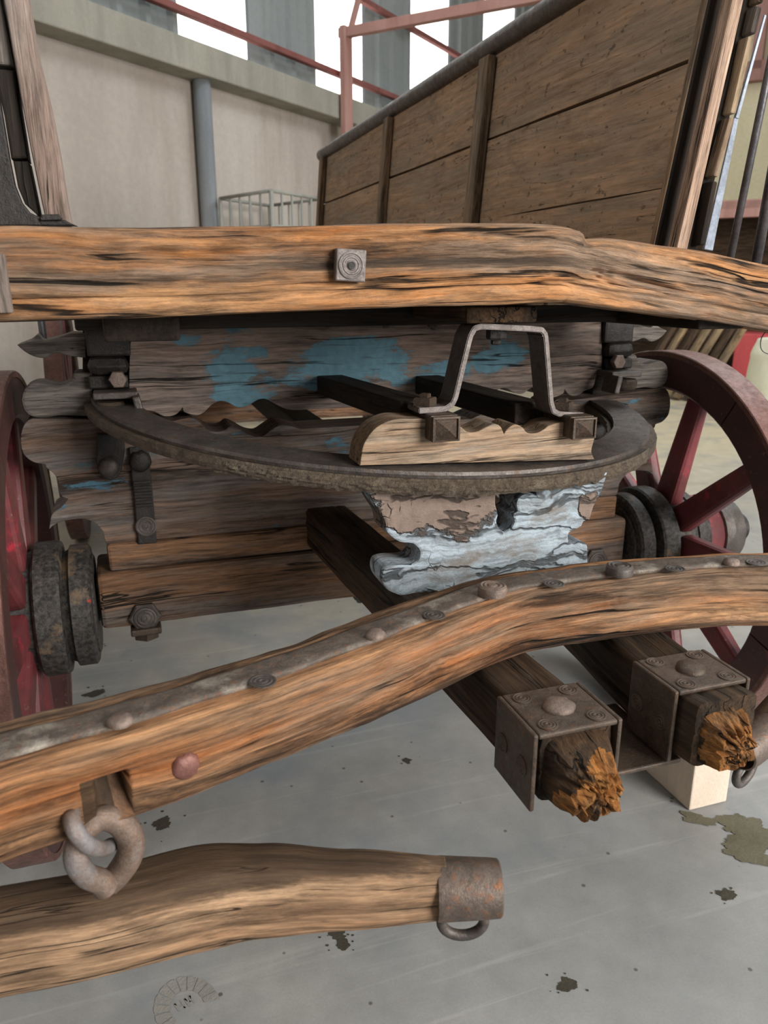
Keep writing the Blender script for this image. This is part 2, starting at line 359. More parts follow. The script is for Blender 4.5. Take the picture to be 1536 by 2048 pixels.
M['crust'] = iron('crusted_grease', S(112, 98, 82), S(74, 60, 48), S(146, 134, 116), .5, .6, .85, 0, 1.0, 2.6, .008)
M['bracket'] = iron('grey_flat_iron', S(116, 108, 104), S(94, 82, 76), S(150, 144, 140), .6, .62, .5, .4, .35, 1.5)
M['chain'] = iron('chain_link_iron', S(122, 104, 92), S(124, 88, 62), S(140, 138, 140), .6, .56, .5, .35, .4, 2)
M['ferrule'] = iron('rusty_ferrule_iron', S(104, 92, 84), S(148, 92, 52), S(132, 124, 122), .58, .66, .45, .45, .35, 1.6)
M['rod'] = iron('smooth_iron_rod', S(104, 102, 106), S(86, 76, 70), S(150, 150, 154), .66, .6, .38, .6, .25)
M['bluegrey'] = iron('pale_blue_iron_strip', S(176, 188, 206), S(150, 150, 156), S(196, 204, 216), .64, .6, .55, .1, .3)

def redpaint(name, ca, cb, cs):
    N = NT(name); g = N.g()
    a = N.noise(g, 7, 8, .65); b = N.noise(N.mp(g, (1, 1, 1), (4, 2, 9)), 16, 9, .7); c = N.noise(g, 90, 5, .7); d = N.noise(N.mp(g, (1, 1, 1), (8, 1, 3)), 5, 8, .7)
    col = N.mix(N.ramp(a, [(.35, 0), (.65, 1)]), ca, cb)
    col = N.mix(N.ramp(b, [(.58, 0), (.66, .8)]), col, cs)
    col = N.mix(N.ramp(d, [(.53, 0), (.66, .85)]), col, S(74, 52, 48))
    col = N.mix(N.ramp(c, [(.62, 0), (.74, .6)]), col, S(150, 128, 112))
    return N.done(col, N.ramp(a, [(.3, .38), (.7, .6)]), N.ma('ADD', N.ma('MULTIPLY', b, .7), N.ma('MULTIPLY', c, .3)), .5, .003, 0, .5)
M['red'] = redpaint('worn_red_spoke_paint', S(88, 40, 42), S(124, 56, 60), S(176, 46, 62))
M['felloe'] = redpaint('dark_maroon_felloe_paint', S(58, 36, 34), S(80, 46, 44), S(104, 48, 48))
def flaked():
    N = NT('flaking_blue_grey_board'); g = N.g()
    wv = N.noise(N.mp(g, (9, 9, 9)), 1, 4, .6, 0, True); gw = N.vadd(g, wv, (.05, .05, .05))
    gr = N.noise(N.mp(gw, (9, 130, 130)), 1, 7, .7)
    big = N.noise(N.mp(gw, (5, 8, 8), (2, 0, 4)), 1, 7, .6)
    big = N.ma('SUBTRACT', N.ma('ADD', N.ma('MULTIPLY', big, .8), .08), N.ma('MULTIPLY', spots(N, N.obj(), [(860, 1010, 150, 75, .952), (1180, 1010, 28, 40, .952), (980, 975, 60, 30, .952)]), .14))
    pm = N.ramp(big, [(.42, 0), (.445, 1)])
    crustc = N.mix(N.noise(g, 70, 7, .7), S(104, 90, 82), S(156, 138, 126))
    paintc = N.mix(N.ramp(gr, [(.35, 0), (.6, 1)]), S(118, 124, 128), S(176, 190, 200))
    paintc = N.mix(N.ramp(N.noise(N.mp(g, (14, 30, 30)), 1, 6), [(.5, 0), (.68, .8)]), paintc, S(124, 112, 100))
    col = N.mix(pm, crustc, paintc)
    vd = N.voro(N.mp(gw, (60, 60, 60)), 1, 'DISTANCE_TO_EDGE'); ck = N.ramp(vd, [(.0, 1), (.05, 0)])
    ck = N.ma('MULTIPLY', ck, N.ramp(N.noise(g, 16, 3), [(.6, 0), (.66, .8)]))
    cn = N.noise(N.mp(gw, (2.5, 15, 15), (3, 5, 2)), 1, 4, .55); cl = N.ramp(N.ma('ABSOLUTE', N.ma('SUBTRACT', cn, .5)), [(.006, 1), (.02, 0)])
    edge = N.ramp(N.ma('ABSOLUTE', N.ma('SUBTRACT', big, .432)), [(.004, 1), (.014, 0)])
    k = N.ma('MAXIMUM', N.ma('MAXIMUM', ck, N.ma('MULTIPLY', cl, .8)), N.ma('MULTIPLY', edge, .8))
    col = N.mix(N.ma('MULTIPLY', k, .9), col, (.012, .01, .009))
    h = N.ma('SUBTRACT', N.ma('ADD', N.ma('MULTIPLY', gr, .5), N.ma('MULTIPLY', N.ma('SUBTRACT', 1.0, pm), .8)), k)
    return N.done(col, .85, N.ma('ADD', h, N.ma('MULTIPLY', N.noise(g, 70, 7, .7), .6)), .8, .005, 0, .2)
M['flaked'] = flaked()
M['upboard'] = wood('buff_board_with_blue_traces', S(182, 156, 130), S(152, 126, 102), S(64, 54, 46), S(150, 142, 130), .45, 130, .012, (2.5, 18), .7, .004, .8, .5, S(112, 146, 160), .62, (8, 14))
def hubmat():
    N = NT('greasy_hub_with_dust'); g = N.g()
    a = N.noise(g, 14, 8, .65); b = N.noise(g, 120, 6, .7); c = N.noise(N.mp(g, (1, 1, 1), (3, 3, 3)), 26, 7, .7)
    col = N.mix(N.ramp(b, [(.4, 0), (.7, 1)]), S(40, 37, 36), S(88, 84, 80))
    col = N.mix(N.ramp(a, [(.56, 0), (.62, .9)]), col, S(112, 94, 74))
    col = N.mix(N.ramp(c, [(.66, 0), (.7, .9)]), col, S(178, 70, 56))
    return N.done(col, .55, N.ma('ADD', b, a), .6, .003, .1, .4)
M['hub'] = hubmat()
def concrete():
    N = NT('polished_concrete_floor'); v = N.obj(); xyz = N.sep(v)
    a = N.noise(v, 1.6, 6, .6); b = N.noise(v, 14, 8, .7); c = N.noise(v, 260, 4, .7); d = N.noise(N.mp(v, (1, 1, 1), (3, 7, 0)), .7, 4, .55)
    col = N.mix(N.ramp(a, [(.3, 0), (.7, 1)]), S(130, 131, 130), S(162, 161, 157))
    far_light = N.ma('ADD', N.ma('MULTIPLY', xyz[1], .36), N.ma('MULTIPLY', d, 1.4)); far_light = N.ramp(N.ma('MULTIPLY', far_light, .4), [(.52, 0), (.9, 1)])
    col = N.mix(far_light, col, S(196, 184, 156))  # beige towards the back paints window light into the floor
    col = N.mix(.6, col, N.ramp(b, [(.3, .78), (.7, 1.14)]), 'MULTIPLY')
    col = N.mix(.5, col, N.ramp(c, [(.3, .85), (.7, 1.12)]), 'MULTIPLY')
    sky_refl = N.noise(N.mp(v, (1, 1, 1), (11, 4, 0)), 2.6, 5, .6); col = N.mix(N.ramp(sky_refl, [(.48, 0), (.64, .55)]), col, S(112, 122, 132))  # bluish patches paint sky reflections into the floor colour
    r1 = N.noise(N.mp(v, (1.2, 26, 1), (0, 0, 0)), 1, 5, .6, .6)
    col = N.mix(N.ramp(r1, [(.58, 0), (.8, .35)]), col, S(204, 202, 196))
    sp = N.voro(v, 17, 'F1'); col = N.mix(N.ramp(sp, [(.045, .8), (.075, 0)]), col, S(70, 68, 62))
    return N.done(col, N.ramp(b, [(.3, .42), (.7, .62)]), N.ma('ADD', N.ma('MULTIPLY', c, .5), b), .12, .004, 0, .35)
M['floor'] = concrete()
def plaster(name, c1, c2, c3, sc=1.0, bs=.25):
    N = NT(name); v = N.obj(); a = N.noise(N.mp(v, (1, 1, .35)), 1.3*sc, 7, .62); b = N.noise(v, 24*sc, 6, .65); c = N.noise(N.mp(v, (2.2, 2.2, .25), (3, 1, 0)), 1.2*sc, 6, .6)
    col = N.mix(N.ramp(a, [(.32, 0), (.68, 1)]), c1, c2); col = N.mix(N.ramp(c, [(.52, 0), (.72, .7)]), col, c3)
    col = N.mix(.4, col, N.ramp(b, [(.3, .82), (.7, 1.12)]), 'MULTIPLY')
    return N.done(col, .92, N.ma('ADD', b, a), bs, .01, 0, .15)
M['wall'] = plaster('stained_rendered_wall', S(168, 158, 150), S(188, 179, 171), S(158, 142, 128))
M['ledge'] = plaster('grey_cast_concrete', S(138, 136, 126), S(160, 157, 146), S(120, 120, 112), 2)
M['beige'] = plaster('cream_board_wall', S(222, 212, 176), S(234, 226, 196), S(206, 198, 164))
M['block'] = plaster('cast_block', S(206, 190, 172), S(222, 208, 192), S(176, 160, 142), 5)
M['clad'] = plaster('grey_sheet_metal', S(132, 138, 138), S(146, 150, 150), S(120, 126, 126))
M['steel'] = plaster('salmon_primed_steel', S(164, 124, 116), S(180, 142, 134), S(146, 106, 98), 3)
M['rail'] = plaster('dark_primed_rail', S(120, 76, 72), S(136, 88, 84), S(98, 64, 60), 3)
M['pipe'] = plaster('grey_plastic_pipe', S(122, 126, 130), S(138, 142, 146), S(112, 116, 118), 3, .05)
M['galv'] = plaster('galvanised_wire', S(140, 140, 134), S(160, 160, 152), S(120, 120, 114), 3, .05)
M['roof'] = plaster('pale_roof_sheet', S(206, 208, 206), S(220, 222, 220), S(190, 192, 190))
M['stain'] = plaster('dark_oil_stain', S(62, 58, 50), S(78, 74, 64), S(50, 46, 40), 8)
M['stain2'] = plaster('olive_damp_stain', S(98, 94, 78), S(112, 108, 92), S(86, 82, 68), 8)
M['print'] = plaster('dusty_shoe_print', S(138, 137, 132), S(148, 146, 140), S(130, 128, 122), 10)
M['print2'] = plaster('pale_dust_ridge', S(170, 167, 158), S(180, 177, 168), S(160, 158, 150), 10)
M['timber'] = wood('stored_timber', S(190, 166, 128), S(150, 124, 92), S(84, 66, 48), S(132, 116, 98), .5, 60, .01, (1, 9), .4, .004, .85, .3)
M['timberd'] = wood('stored_dark_timber', S(96, 78, 62), S(74, 60, 48), S(44, 36, 29), None, .5, 60, .01, (1, 9), .4, .004, .85, .3)
M['redbox'] = plaster('faded_red_box', S(196, 84, 88), S(206, 96, 98), S(176, 70, 74), 3)
M['sack'] = plaster('white_woven_sack', S(226, 226, 204), S(236, 236, 216), S(206, 210, 178), 4)
def pane():
    N = NT('frosted_daylight_sheet'); t = N.t; n = t.nodes.new('ShaderNodeEmission'); n.inputs[0].default_value = (1, .995, .96, 1); n.inputs[1].default_value = 3.4
    t.links.new(n.outputs[0], t.nodes['Material Output'].inputs[0]); return N.m
M['pane'] = pane()
XC = .47                                     # wagon's centre line
# ------------------------------------------------------------------ the hall
WP = Vector((.637, 6.27, 0)); WA = Vector((.75, .661, 0)).normalized(); WB = Vector((WA.y, -WA.x, 0))
def wk(x, y, b=0):
    p = on(x, y, WP+WB*b, WB); return (p-WP).dot(WA), p.z
def wpt(k, b, z): return WP+WA*k+WB*b+Vector((0, 0, z))
def wbox(name, k0, k1, b0, b1, z0, z1, m, parent=None, bev=0):
    return obox(name, wpt(k0, (b0+b1)/2, (z0+z1)/2), wpt(k1, (b0+b1)/2, (z0+z1)/2), abs(b1-b0), abs(z1-z0), m, parent, bev=bev)
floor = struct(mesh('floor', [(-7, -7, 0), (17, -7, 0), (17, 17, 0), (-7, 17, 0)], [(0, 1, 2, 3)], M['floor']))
LZ = wk(400, 168)[1]                                 # top of the rendered wall, foot of the concrete ledge
struct(wbox('wall_back', -6, 9.2, -.25, 0, 0, LZ, M['wall']))
struct(wbox('trim_1', -6, 9.2, -.25, .2, LZ, LZ+.2, M['ledge'], None, .01))
LT = LZ+.2; TOP = 6.3
wins = [(wk(354, 60)[0], wk(498, 60)[0]), (wk(627, 60)[0], wk(729, 60)[0]), (wk(818, 60)[0], wk(901, 60)[0]), (wk(964, 40)[0], wk(1032, 40)[0])]
segs = []; k = -6
for a, b in wins: segs.append((k, a)); k = b
segs.append((k, 9.2))
for q, (a, b) in enumerate(wins):
    struct(wbox('window_%d' % (q+1), a, b, -.05, -.03, LT, TOP, M['pane']))
clad = None
for a, b in segs:                                    # trapezoidal sheeting, one sheet per bay
    pit = .25; n = max(2, int(round((b-a)/pit))); pr = []
    for i in range(n):
        x0 = a+(b-a)*i/n; wd = (b-a)/n
        pr += [(x0, 0), (x0+wd*.62, 0), (x0+wd*.72, .035), (x0+wd*.9, .035)]
    pr.append((b, 0)); vs = []; fs = []
    for x, d in pr: vs += [wpt(x, d, LT), wpt(x, d, TOP)]
    for i in range(len(pr)-1): fs.append((2*i, 2*i+2, 2*i+3, 2*i+1))
    o = mesh('wall_back_cladding' if clad is None else 'cladding_sheet', vs, fs, M['clad'], clad)
    if clad is None: clad = struct(o)
# steel frame standing against the back wall
k0, z_c = wk(690, 66, .25); kr = wk(681, 66, .25)[0]; kr2 = wk(702, 66, .25)[0]
fr = thing('steel_roof_frame', 'salmon painted steel column with truss chord beside the bright window strips', 'steel frame', tuple(wpt(k0, .25, 0)))
wbox('column', kr+.02, kr2-.02, .22, .28, 0, z_c+.05, M['steel'], fr, .01)
obox('bottom_chord', wpt(k0, .2, z_c), wpt(k0, 9, z_c), .07, .075, M['steel'], fr)
obox('upper_post', wpt(kr+.03, .3, z_c), wpt(kr+.03, .3, TOP-.1), .03, .03, M['steel'], fr)
obox('diagonal_brace', wpt(k0, .3, z_c), wpt(k0, 1.5, TOP-.1), .04, .04, M['steel'], fr)
obox('diagonal_brace', wpt(k0, 3.5, z_c), wpt(k0, 1.5, TOP-.1), .04, .04, M['steel'], fr)
obox('top_chord', wpt(k0, .2, TOP-.1), wpt(k0, 9, TOP-.1), .12, .1, M['steel'], fr)
z1 = (wk(450, 50, .12)[1]+wk(625, 124, .12)[1]+wk(765, 193, .12)[1])/3
z2 = (wk(823, 57, .12)[1]+wk(897, 101, .12)[1])/2
for q, (zz, lb) in enumerate(((z1, 'lower salmon steel rail running along the sheeted wall above the ledge'), (z2, 'upper salmon steel rail high on the sheeted wall crossing the windows'))):
    tag(wbox('wall_rail', -6, 9.2, .09, .15, zz-.022, zz+.022, M['rail'], None, .006), lb, 'rail', 'wall rails')
kk = wk(411, 300, .08)[0]
pp = thing('drain_pipe', 'grey plastic drain pipe running down the rendered wall under the ledge', 'pipe', tuple(wpt(kk, .08, 0)))
rp = abs(wk(423, 300, .08)[0]-wk(399, 300, .08)[0])/2
tube('pipe', [wpt(kk, .08, 0), wpt(kk, .08, LZ)], rp, M['pipe'], pp, 3, 24, up=(1, 0, 0))
for zz in (.35, .8): lathe('clip', [(rp*1.12, -.02), (rp*1.12, .02)], wpt(kk, .08, zz), (0, 0, 1), M['pipe'], pp, 20)
# side wall on the right, far, and closing walls that the camera does not face
c2 = 12.7; CN = -WB*4.28*0  # corner from the two plane constants
n1 = Vector((-WA.y, WA.x, 0)); cor = n1*WP.dot(n1)+WA*c2
def rpt(k, b, z): return cor+WB*k-WA*b+Vector((0, 0, z))
def rbox(name, k0, k1, b0, b1, z0, z1, m, parent=None, bev=0): return obox(name, rpt(k0, (b0+b1)/2, (z0+z1)/2), rpt(k1, (b0+b1)/2, (z0+z1)/2), abs(b1-b0), abs(z1-z0), m, parent, bev=bev)
struct(rbox('wall_right', -.1, 20, -.25, 0, 0, 4.6, M['beige']))
struct(rbox('wall_right_cladding', -.1, 20, -.25, -.05, 4.6, TOP, M['clad']))
struct(box('wall_left', (-5.4, -7, 0), (-5.2, 4.5, TOP), M['wall'], bev=0))
vs = []; fs = []; n = 120
for i in range(n+1):
    for zz, j in ((0, -9), (0, 17)):
        p = cor+WB*(-.4+i*20/n)*1.0-WA*(26*(j+9)/26)
        vs.append((p.x, p.y, TOP+(.05 if i % 4 in (1, 2) else 0)))
for i in range(n): fs.append((2*i, 2*i+1, 2*i+3, 2*i+2))
struct(mesh('ceiling', vs, fs, M['roof']))
# salmon steel framing and storage bay below the cream wall, right background
def rw(x, y, b): p = on(x, y, rpt(0, b, 0), WA); return (p-cor).dot(WB), p.z
kf, zf = rw(1510, 417, 5.0)
rk = thing('storage_rack', 'salmon steel storage rack with dark shelves in the right background', 'rack', tuple(rpt(kf, 5.4, 0)))
rbox('front_beam', kf-3, kf+3, 4.95, 5.07, zf-.07, zf+.07, M['steel'], rk)
for dk in (-2.9, .95, 2.9): rbox('upright', kf+dk-.05, kf+dk+.05, 4.95, 5.07, 0, zf, M['steel'], rk)
rbox('back_panel', kf-3, kf+3, 4.2, 4.25, 0, zf+.1, M['timberd'], rk); rbox('deck', kf-3, kf+3, 4.25, 5.07, zf+.0, zf+.06, M['timberd'], rk)
zs_ = rw(1480, 765, 5.0)[1]
rbox('shelf', kf-3, kf+3, 4.25, 5.0, zs_-.03, zs_+.03, M['timberd'], rk)
kv, zv = rw(1512, 140, .1)
sf = thing('wall_steel_frame', 'salmon steel post and beam on the far cream wall', 'steel frame', tuple(rpt(kv, .1, 0)))
rbox('beam', kv-4, kv+4, .02, .18, zv-.14, zv+.1, M['steel'], sf); rbox('post', kv-.07, kv+.07, .02, .18, zv, TOP, M['steel'], sf)
# boards stacked and leaning in the rack
for i in range(7):
    kb = rw(1266+i*22.0, 822, 5.3)[0]; b0 = 5.42; L = random.uniform(.9, 1.05)
    pale_ = i in (1, 3, 4, 6); tn = 'pale' if pale_ else 'dark'
    o = obox('timber_offcut', rpt(kb, b0, .02), rpt(kb+.34*L, b0-.26*L, .02+L*.78), .062, .045, M['timber'] if pale_ else M['timberd'], None, bev=0)
    tag(o, '%s timber offcut, %s of the seven leaning behind the right wheel' % (tn, ('leftmost', 'second from the left', 'third from the left', 'middle one', 'third from the right', 'second from the right', 'rightmost')[i]), 'timber', 'timber offcuts by the rack')
ka, za = rw(1462, 735, 5.0); kb = rw(1505, 735, 5.0)[0]; zt = rw(1480, 690, 5.0)[1]; zb = rw(1480, 757, 5.0)[1]
tag(rbox('red_box', ka, kb+.25, 4.4, 4.95, zs_+.031, zs_+.031+(zt-zb)+.1, M['redbox'], None, .01), 'faded red box on the shelf of the storage rack', 'box')
P = [at(1500, 832, Z=0), ]; sp = on(1520, 832, rpt(0, 6.2, 0), WA); sc = Vector((sp.x+.05, sp.y, 0))
sk = sweep('woven_sack', [sc, sc+Vector((0, 0, .2)), sc+Vector((.01, 0, .48)), sc+Vector((0, .01, .62))], lambda t: .34-.1*max(0, t-.7)/.3, lambda t: .26-.1*max(0, t-.7)/.3, M['sack'], None, 24, 28, 3.2, lambda s, t, a, b: .012*noise.noise(Vector((s*9, a*3, b*3))), up=(1, 0, 0))
tag(sk, 'white woven sack standing on the floor beside the rack', 'sack')
# wire cage
cg = thing('wire_cage', 'grey wire mesh cage standing by the rendered wall', 'cage', (0, 0, 0))
cz = 1.6; cN, cL, cR = at(542, 381, Z=cz), at(440, 397, Z=cz), at(640, 398, Z=cz); cB = cL+cR-cN
cg.location = (cN.x, cN.y, 0); cg['_loc'] = (cN.x, cN.y, 0)
def wire(nm, a, b, r=.012): return tube(nm, [a, b], r, M['galv'], cg, 2, 8, up=(.3, .9, .1))
fc = [cN, cL, cB, cR]
def zz_(p, z): return Vector((p.x, p.y, z))
for zz in (cz, cz-.22, cz-.44, .9, .45, .12):
    for i in range(4): wire('rail', zz_(fc[i], zz), zz_(fc[(i+1) % 4], zz), .012)
for i in range(4):
    nn = 5
    for j in range(nn):
        q = fc[i].lerp(fc[(i+1) % 4], j/nn); wire('upright_wire', zz_(q, 0), zz_(q, cz), .015 if j == 0 else .008)

# stains and a shoe print on the floor
BZ = [.0004]
def blob(name, c, r, m, parent, asp=1.0, rot=0, seed=0, spk=.5, n=48):
    BZ[0] += .00002; bz = BZ[0]; vs = [(c[0], c[1], bz)]; fs = []
    for i in range(n):
        a = 2*math.pi*i/n; rr = r*(1+spk*.7*noise.noise(Vector((math.cos(a)*1.1+seed, math.sin(a)*1.1, seed*.7)))+spk*.35*noise.noise(Vector((math.cos(a)*3+seed, math.sin(a)*3, 3)))+spk*.2*noise.noise(Vector((math.cos(a)*9+seed, math.sin(a)*9, 5))))
        x, y = rr*math.cos(a)*asp, rr*math.sin(a); vs.append((c[0]+x*math.cos(rot)-y*math.sin(rot), c[1]+x*math.sin(rot)+y*math.cos(rot), bz))
        fs.append((0, i+1, (i+1) % n+1))
    return mesh(name, vs, fs, m, parent)
for i, (px, py, r, asp, rot, mm) in enumerate([(325, 1648, .017, 1, 0, 'stain'), (678, 1868, .012, 1, 0, 'stain'), (686, 1888, .010, 1, 0, 'stain'), (1132, 1970, .011, 1.2, 0, 'stain'), (1452, 1791, .012, 1.3, 0, 'stain'), (814, 1522, .010, 1, 0, 'stain'), (187, 1388, .016, 1.8, .3, 'stain'), (192, 1292, .012, 1.6, .3, 'stain'),
        (1490, 1655, .03, 1.3, -.2, 'stain2'), (1528, 1685, .035, 1.2, .3, 'stain2'), (1395, 1638, .016, 1.9, -.7, 'stain2'), (1440, 1640, .012, 1.3, -.4, 'stain2'), (1480, 1637, .012, 1, 0, 'stain2'), (1485, 1688, .022, 1.8, -.2, 'stain2'), (1497, 1712, .02, 2.0, -.7, 'stain2'), (1515, 1700, .014, 1.4, 0, 'stain2'), (1460, 1657, .010, 1.2, 0, 'stain2')]):
    p = at(px, py, Z=0); blob('oil_stain', p, r, M[mm], floor, asp, rot, i*3.1, .9 if mm == 'stain' else .8)
    if mm == 'stain':
        for j in range(5):
            a = random.uniform(0, 6.28); blob('oil_speck', (p.x+math.cos(a)*r*random.uniform(1.4, 3.2), p.y+math.sin(a)*r*random.uniform(1.4, 3)), r*random.uniform(.07, .2), M[mm], floor, 1, 0, i+j, .4, 9)
# shoe print: heel arc of tread lugs round a plain oval with a few worn strokes
hc = at(372, 2010, Z=0); ha = math.radians(112)
def hp(u, v, z=.0006): return (hc.x+u*math.cos(ha)-v*math.sin(ha), hc.y+u*math.sin(ha)+v*math.cos(ha), z)
n = 11
for i in range(n):
    a0 = math.radians(-112+224*(i+.07)/n); a1 = math.radians(-112+224*(i+.93)/n)
    ri, ro = .023, .044; st = 1.25
    q = []
    for a, r in ((a0, ri), (a0, ro), ((a0+a1)/2, ro*1.02), (a1, ro), (a1, ri)): q.append(hp(r*math.cos(a)*st-.004, r*math.sin(a)))
    mesh('shoe_print_lug', q, [(0, 1, 2, 3, 4)], M['print'], floor)
for (u0, v0, u1, v1) in ((.012, .012, -.004, .012), (.012, .012, -.004, .003), (.012, .003, -.004, .003), (.010, -.003, -.006, -.003), (.010, -.003, 0, -.007), (0, -.007, .010, -.011), (.010, -.011, -.006, -.011)):
    d = Vector((u1-u0, v1-v0, 0)).normalized()*.0014; e = Vector((-d.y, d.x, 0))
    mesh('shoe_print_mark', [hp(u0+e.x, v0+e.y), hp(u0-e.x, v0-e.y), hp(u1-e.x, v1-e.y), hp(u1+e.x, v1+e.y)], [(0, 1, 2, 3)], M['print'], floor)
# ------------------------------------------------------------------ the wagon
WG = thing('farm_wagon', 'old wooden farm wagon with worn orange front beam, turntable ring and red spoked wheels', 'wagon', (XC, 1.4, 0))
def crackf(seed, n, length, depth, width, smax, face=None):
    """n random cracks running along the timber: returns depth at (s, cu, cv)"""
    R = random.Random(seed); L = []
    for _ in range(n):
        s0 = R.uniform(0, smax); L.append((s0, s0+R.uniform(.4, 1)*length, R.uniform(-.85, .85), R.choice((0, 1, 2, 3)) if face is None else R.choice(face), depth*R.uniform(.5, 1.2), R.uniform(0, 90), R.uniform(-.25, .25)))
    def f(s, cu, cv):
        d = 0
        for s0, s1, c, fc, dp, sd, sl in L:
            if s < s0 or s > s1: continue
            if fc == 0 and cv < .9 or fc == 1 and cv > -.9 or fc == 2 and cu < .9 or fc == 3 and cu > -.9: continue
            q = cu if fc < 2 else cv
            t = (s-s0)/(s1-s0); x = (q-c-sl*(t-.5)-.12*noise.noise(Vector((s*9, sd, 0))))/width
            if abs(x) < 1: d += dp*(1-abs(x))*min(1, 6*t, 6*(1-t))
        return d
    return f
# --- front sill beam: crooked timber, drooping to the right of its bend
BY = .905
bp = []
for (x, yt, yb, Y) in ((-330, 447, 672, BY-.01), (0, 450, 640, BY-.045), (250, 455, 632, BY-.045), (500, 453, 622, BY-.045), (800, 446, 612, BY-.045), (1000, 445, 605, BY-.04), (1100, 448, 601, BY-.03), (1160, 462, 603, BY-.02), (1300, 487, 622, BY-.005), (1420, 505, 638, BY+.01), (1536, 530, 656, BY+.02), (1800, 580, 700, BY+.05)):
    a, b = at(x, yt, Y=Y), at(x, yb, Y=Y); bp.append(((a+b)/2+Vector((0, .05, 0)), a.z-b.z))
hs = [q[1] for q in bp]; ts = [i/(len(bp)-1) for i in range(len(bp))]
ck = crackf(3, 46, .28, .006, .045, 1.35, (2, 2, 2, 3, 0))
def bdisp(s, t, cu, cv):
    d = .0022*noise.noise(Vector((s*5, cu*4, cv*9)))+.0014*noise.noise(Vector((s*9, cu*14, cv*34)))+.0007*noise.noise(Vector((s*22, cu*40, cv*70)))
    d += ck(s, cu, cv)
    if cu > .75:                                   # worn groove and lower lip on the face
        k = .16+.03*noise.noise(Vector((s*4, 1, 1))); e = math.exp(-((cv-k+.1)/.13)**2)
        d += .006*e*min(1, max(0, (t-.2)*14))*min(1, max(0, (.62-t)*14))
        d += .0055*math.exp(-((cv+.62+.05*noise.noise(Vector((s*3, 5, 1))))/.05)**2)
        d -= .004*(1 if cv < -.7 else 0)*min(1, max(0, (-.7-cv)*10))
        kn = math.exp(-((t-.668)/.022)**2-((cv+.12)/.2)**2); d += .016*kn*(.6+noise.noise(Vector((s*60, cv*9, 0))))
        sp = math.exp(-((cv+.02+(t-.68)*3.2)/.07)**2)*min(1, max(0, (t-.655)*30))*min(1, max(0, (.80-t)*14)); d += .013*sp
    if cv > .6:
        d += .010*min(1, max(0, (t-.625)*60))*math.exp(-((t-.635)/.03)**2)
    return d
beam = sweep('front_sill_beam', [q[0] for q in bp], lambda t: .1, lambda t: interp(ts, hs, t), M['beam'], WG, 620, 150, 9, bdisp, gseed=(3, 0, 0))
beam['label'] = 'worn orange front beam with a crooked bend'
q = at(699, 531, Y=BY-.05)
sq = obox('square_washer', q+Vector((0, .004, 0)), q+Vector((0, -.007, 0)), .034, .034, M['bracket'], beam, up=(.06, 0, 1), bev=.0015)
rosette('bolt_head', q+Vector((0, -.007, 0)), (0, -1, 0), .0145, M['bracket'], beam, .28, 30)
lathe('bolt_hole', [(.0042, 0), (.0042, .0012), (.003, .0012)], q+Vector((0, -.009, 0)), (0, -1, 0), M['black'], beam, 14)
e0 = at(4, 560, Y=BY-.062)
obox('end_strap', at(-14, 508, Y=BY-.055), at(4, 626, Y=BY-.055), .02, .012, M['post'], beam, up=(0, 1, 0), bev=.001)
# --- box floor, sole timbers under it
for i in range(8):
    x0 = -.03+i*.118; box('floor_board', (x0, .97, .972), (x0+.113, 3.95, .996), M['plank'], WG, 'y', .002)
for x in (-.02, .80): box('sole_timber', (x, .95, .936), (x+.085, 3.95, .971), M['dark'], WG, 'y', .004)
box('centre_timber', (.43, .95, .950), (.535, 3.95, .971), M['hound'], WG, 'y', .004)
box('cross_bearer', (-.06, 1.15, .9385), (.99, 1.21, .9705), M['dark'], WG, 'x', .004)
# --- right side of the box
def sx(z): return .925+.085*(z-1.0)
def side_board(z0, z1, y0, y1, sd, name='side_plank', th=.028, m='plank', warp=.004):
    bm = bmesh.new(); n = 40; vs = []
    for i in range(n+1):
        y = y0+(y1-y0)*i/n
        for (zz, dx) in ((z0, 0), (z1, 0), (z1, th), (z0, th)):
            e = .0025*noise.noise(Vector((y*2.3, sd+zz*7, 0)))*(1 if 1.1 < zz < 1.55 else .2)
            wv = warp*noise.noise(Vector((y*1.3, sd, 3)))
            vs.append(bm.verts.new((sx(zz)+dx+wv, y, zz+e)))
    for i in range(n):
        for j in range(4): bm.faces.new((vs[i*4+j], vs[i*4+(j+1) % 4], vs[i*4+4+(j+1) % 4], vs[i*4+4+j]))
    bm.faces.new(vs[:4]); bm.faces.new(vs[-4:][::-1])
    return from_bm(name, bm, M[m], WG, swz('y'))
YN, YF = 1.20, 3.82
for k, (z0, z1) in enumerate(((.99, 1.1625), (1.1645, 1.3585), (1.3665, 1.572))): side_board(z0, z1, YN, YF, k*5.3)
side_board(1.33, 1.395, YN+.02, YF, 33, 'outer_strip', .012, 'gapshade', 0).location = (.034, 0, 0)  # added dark strip behind the seam, blocks light showing through
tube('top_rail', [(sx(1.585)+.005, YN-.1, 1.592), (sx(1.585)+.005, 2.4, 1.588), (sx(1.585)+.005, YF+.06, 1.586)], .027, M['iron'], WG, 24, 16)
for yb_, wd in ((2.035, .06), (2.83, .05), (3.78, .05)):
    obox('inner_batten', (sx(1.0)-.014, yb_, 1.0), (sx(1.56)-.014, yb_, 1.56), wd, .024, M['stanchion'], WG, up=(1, 0, -.07), bev=.004)
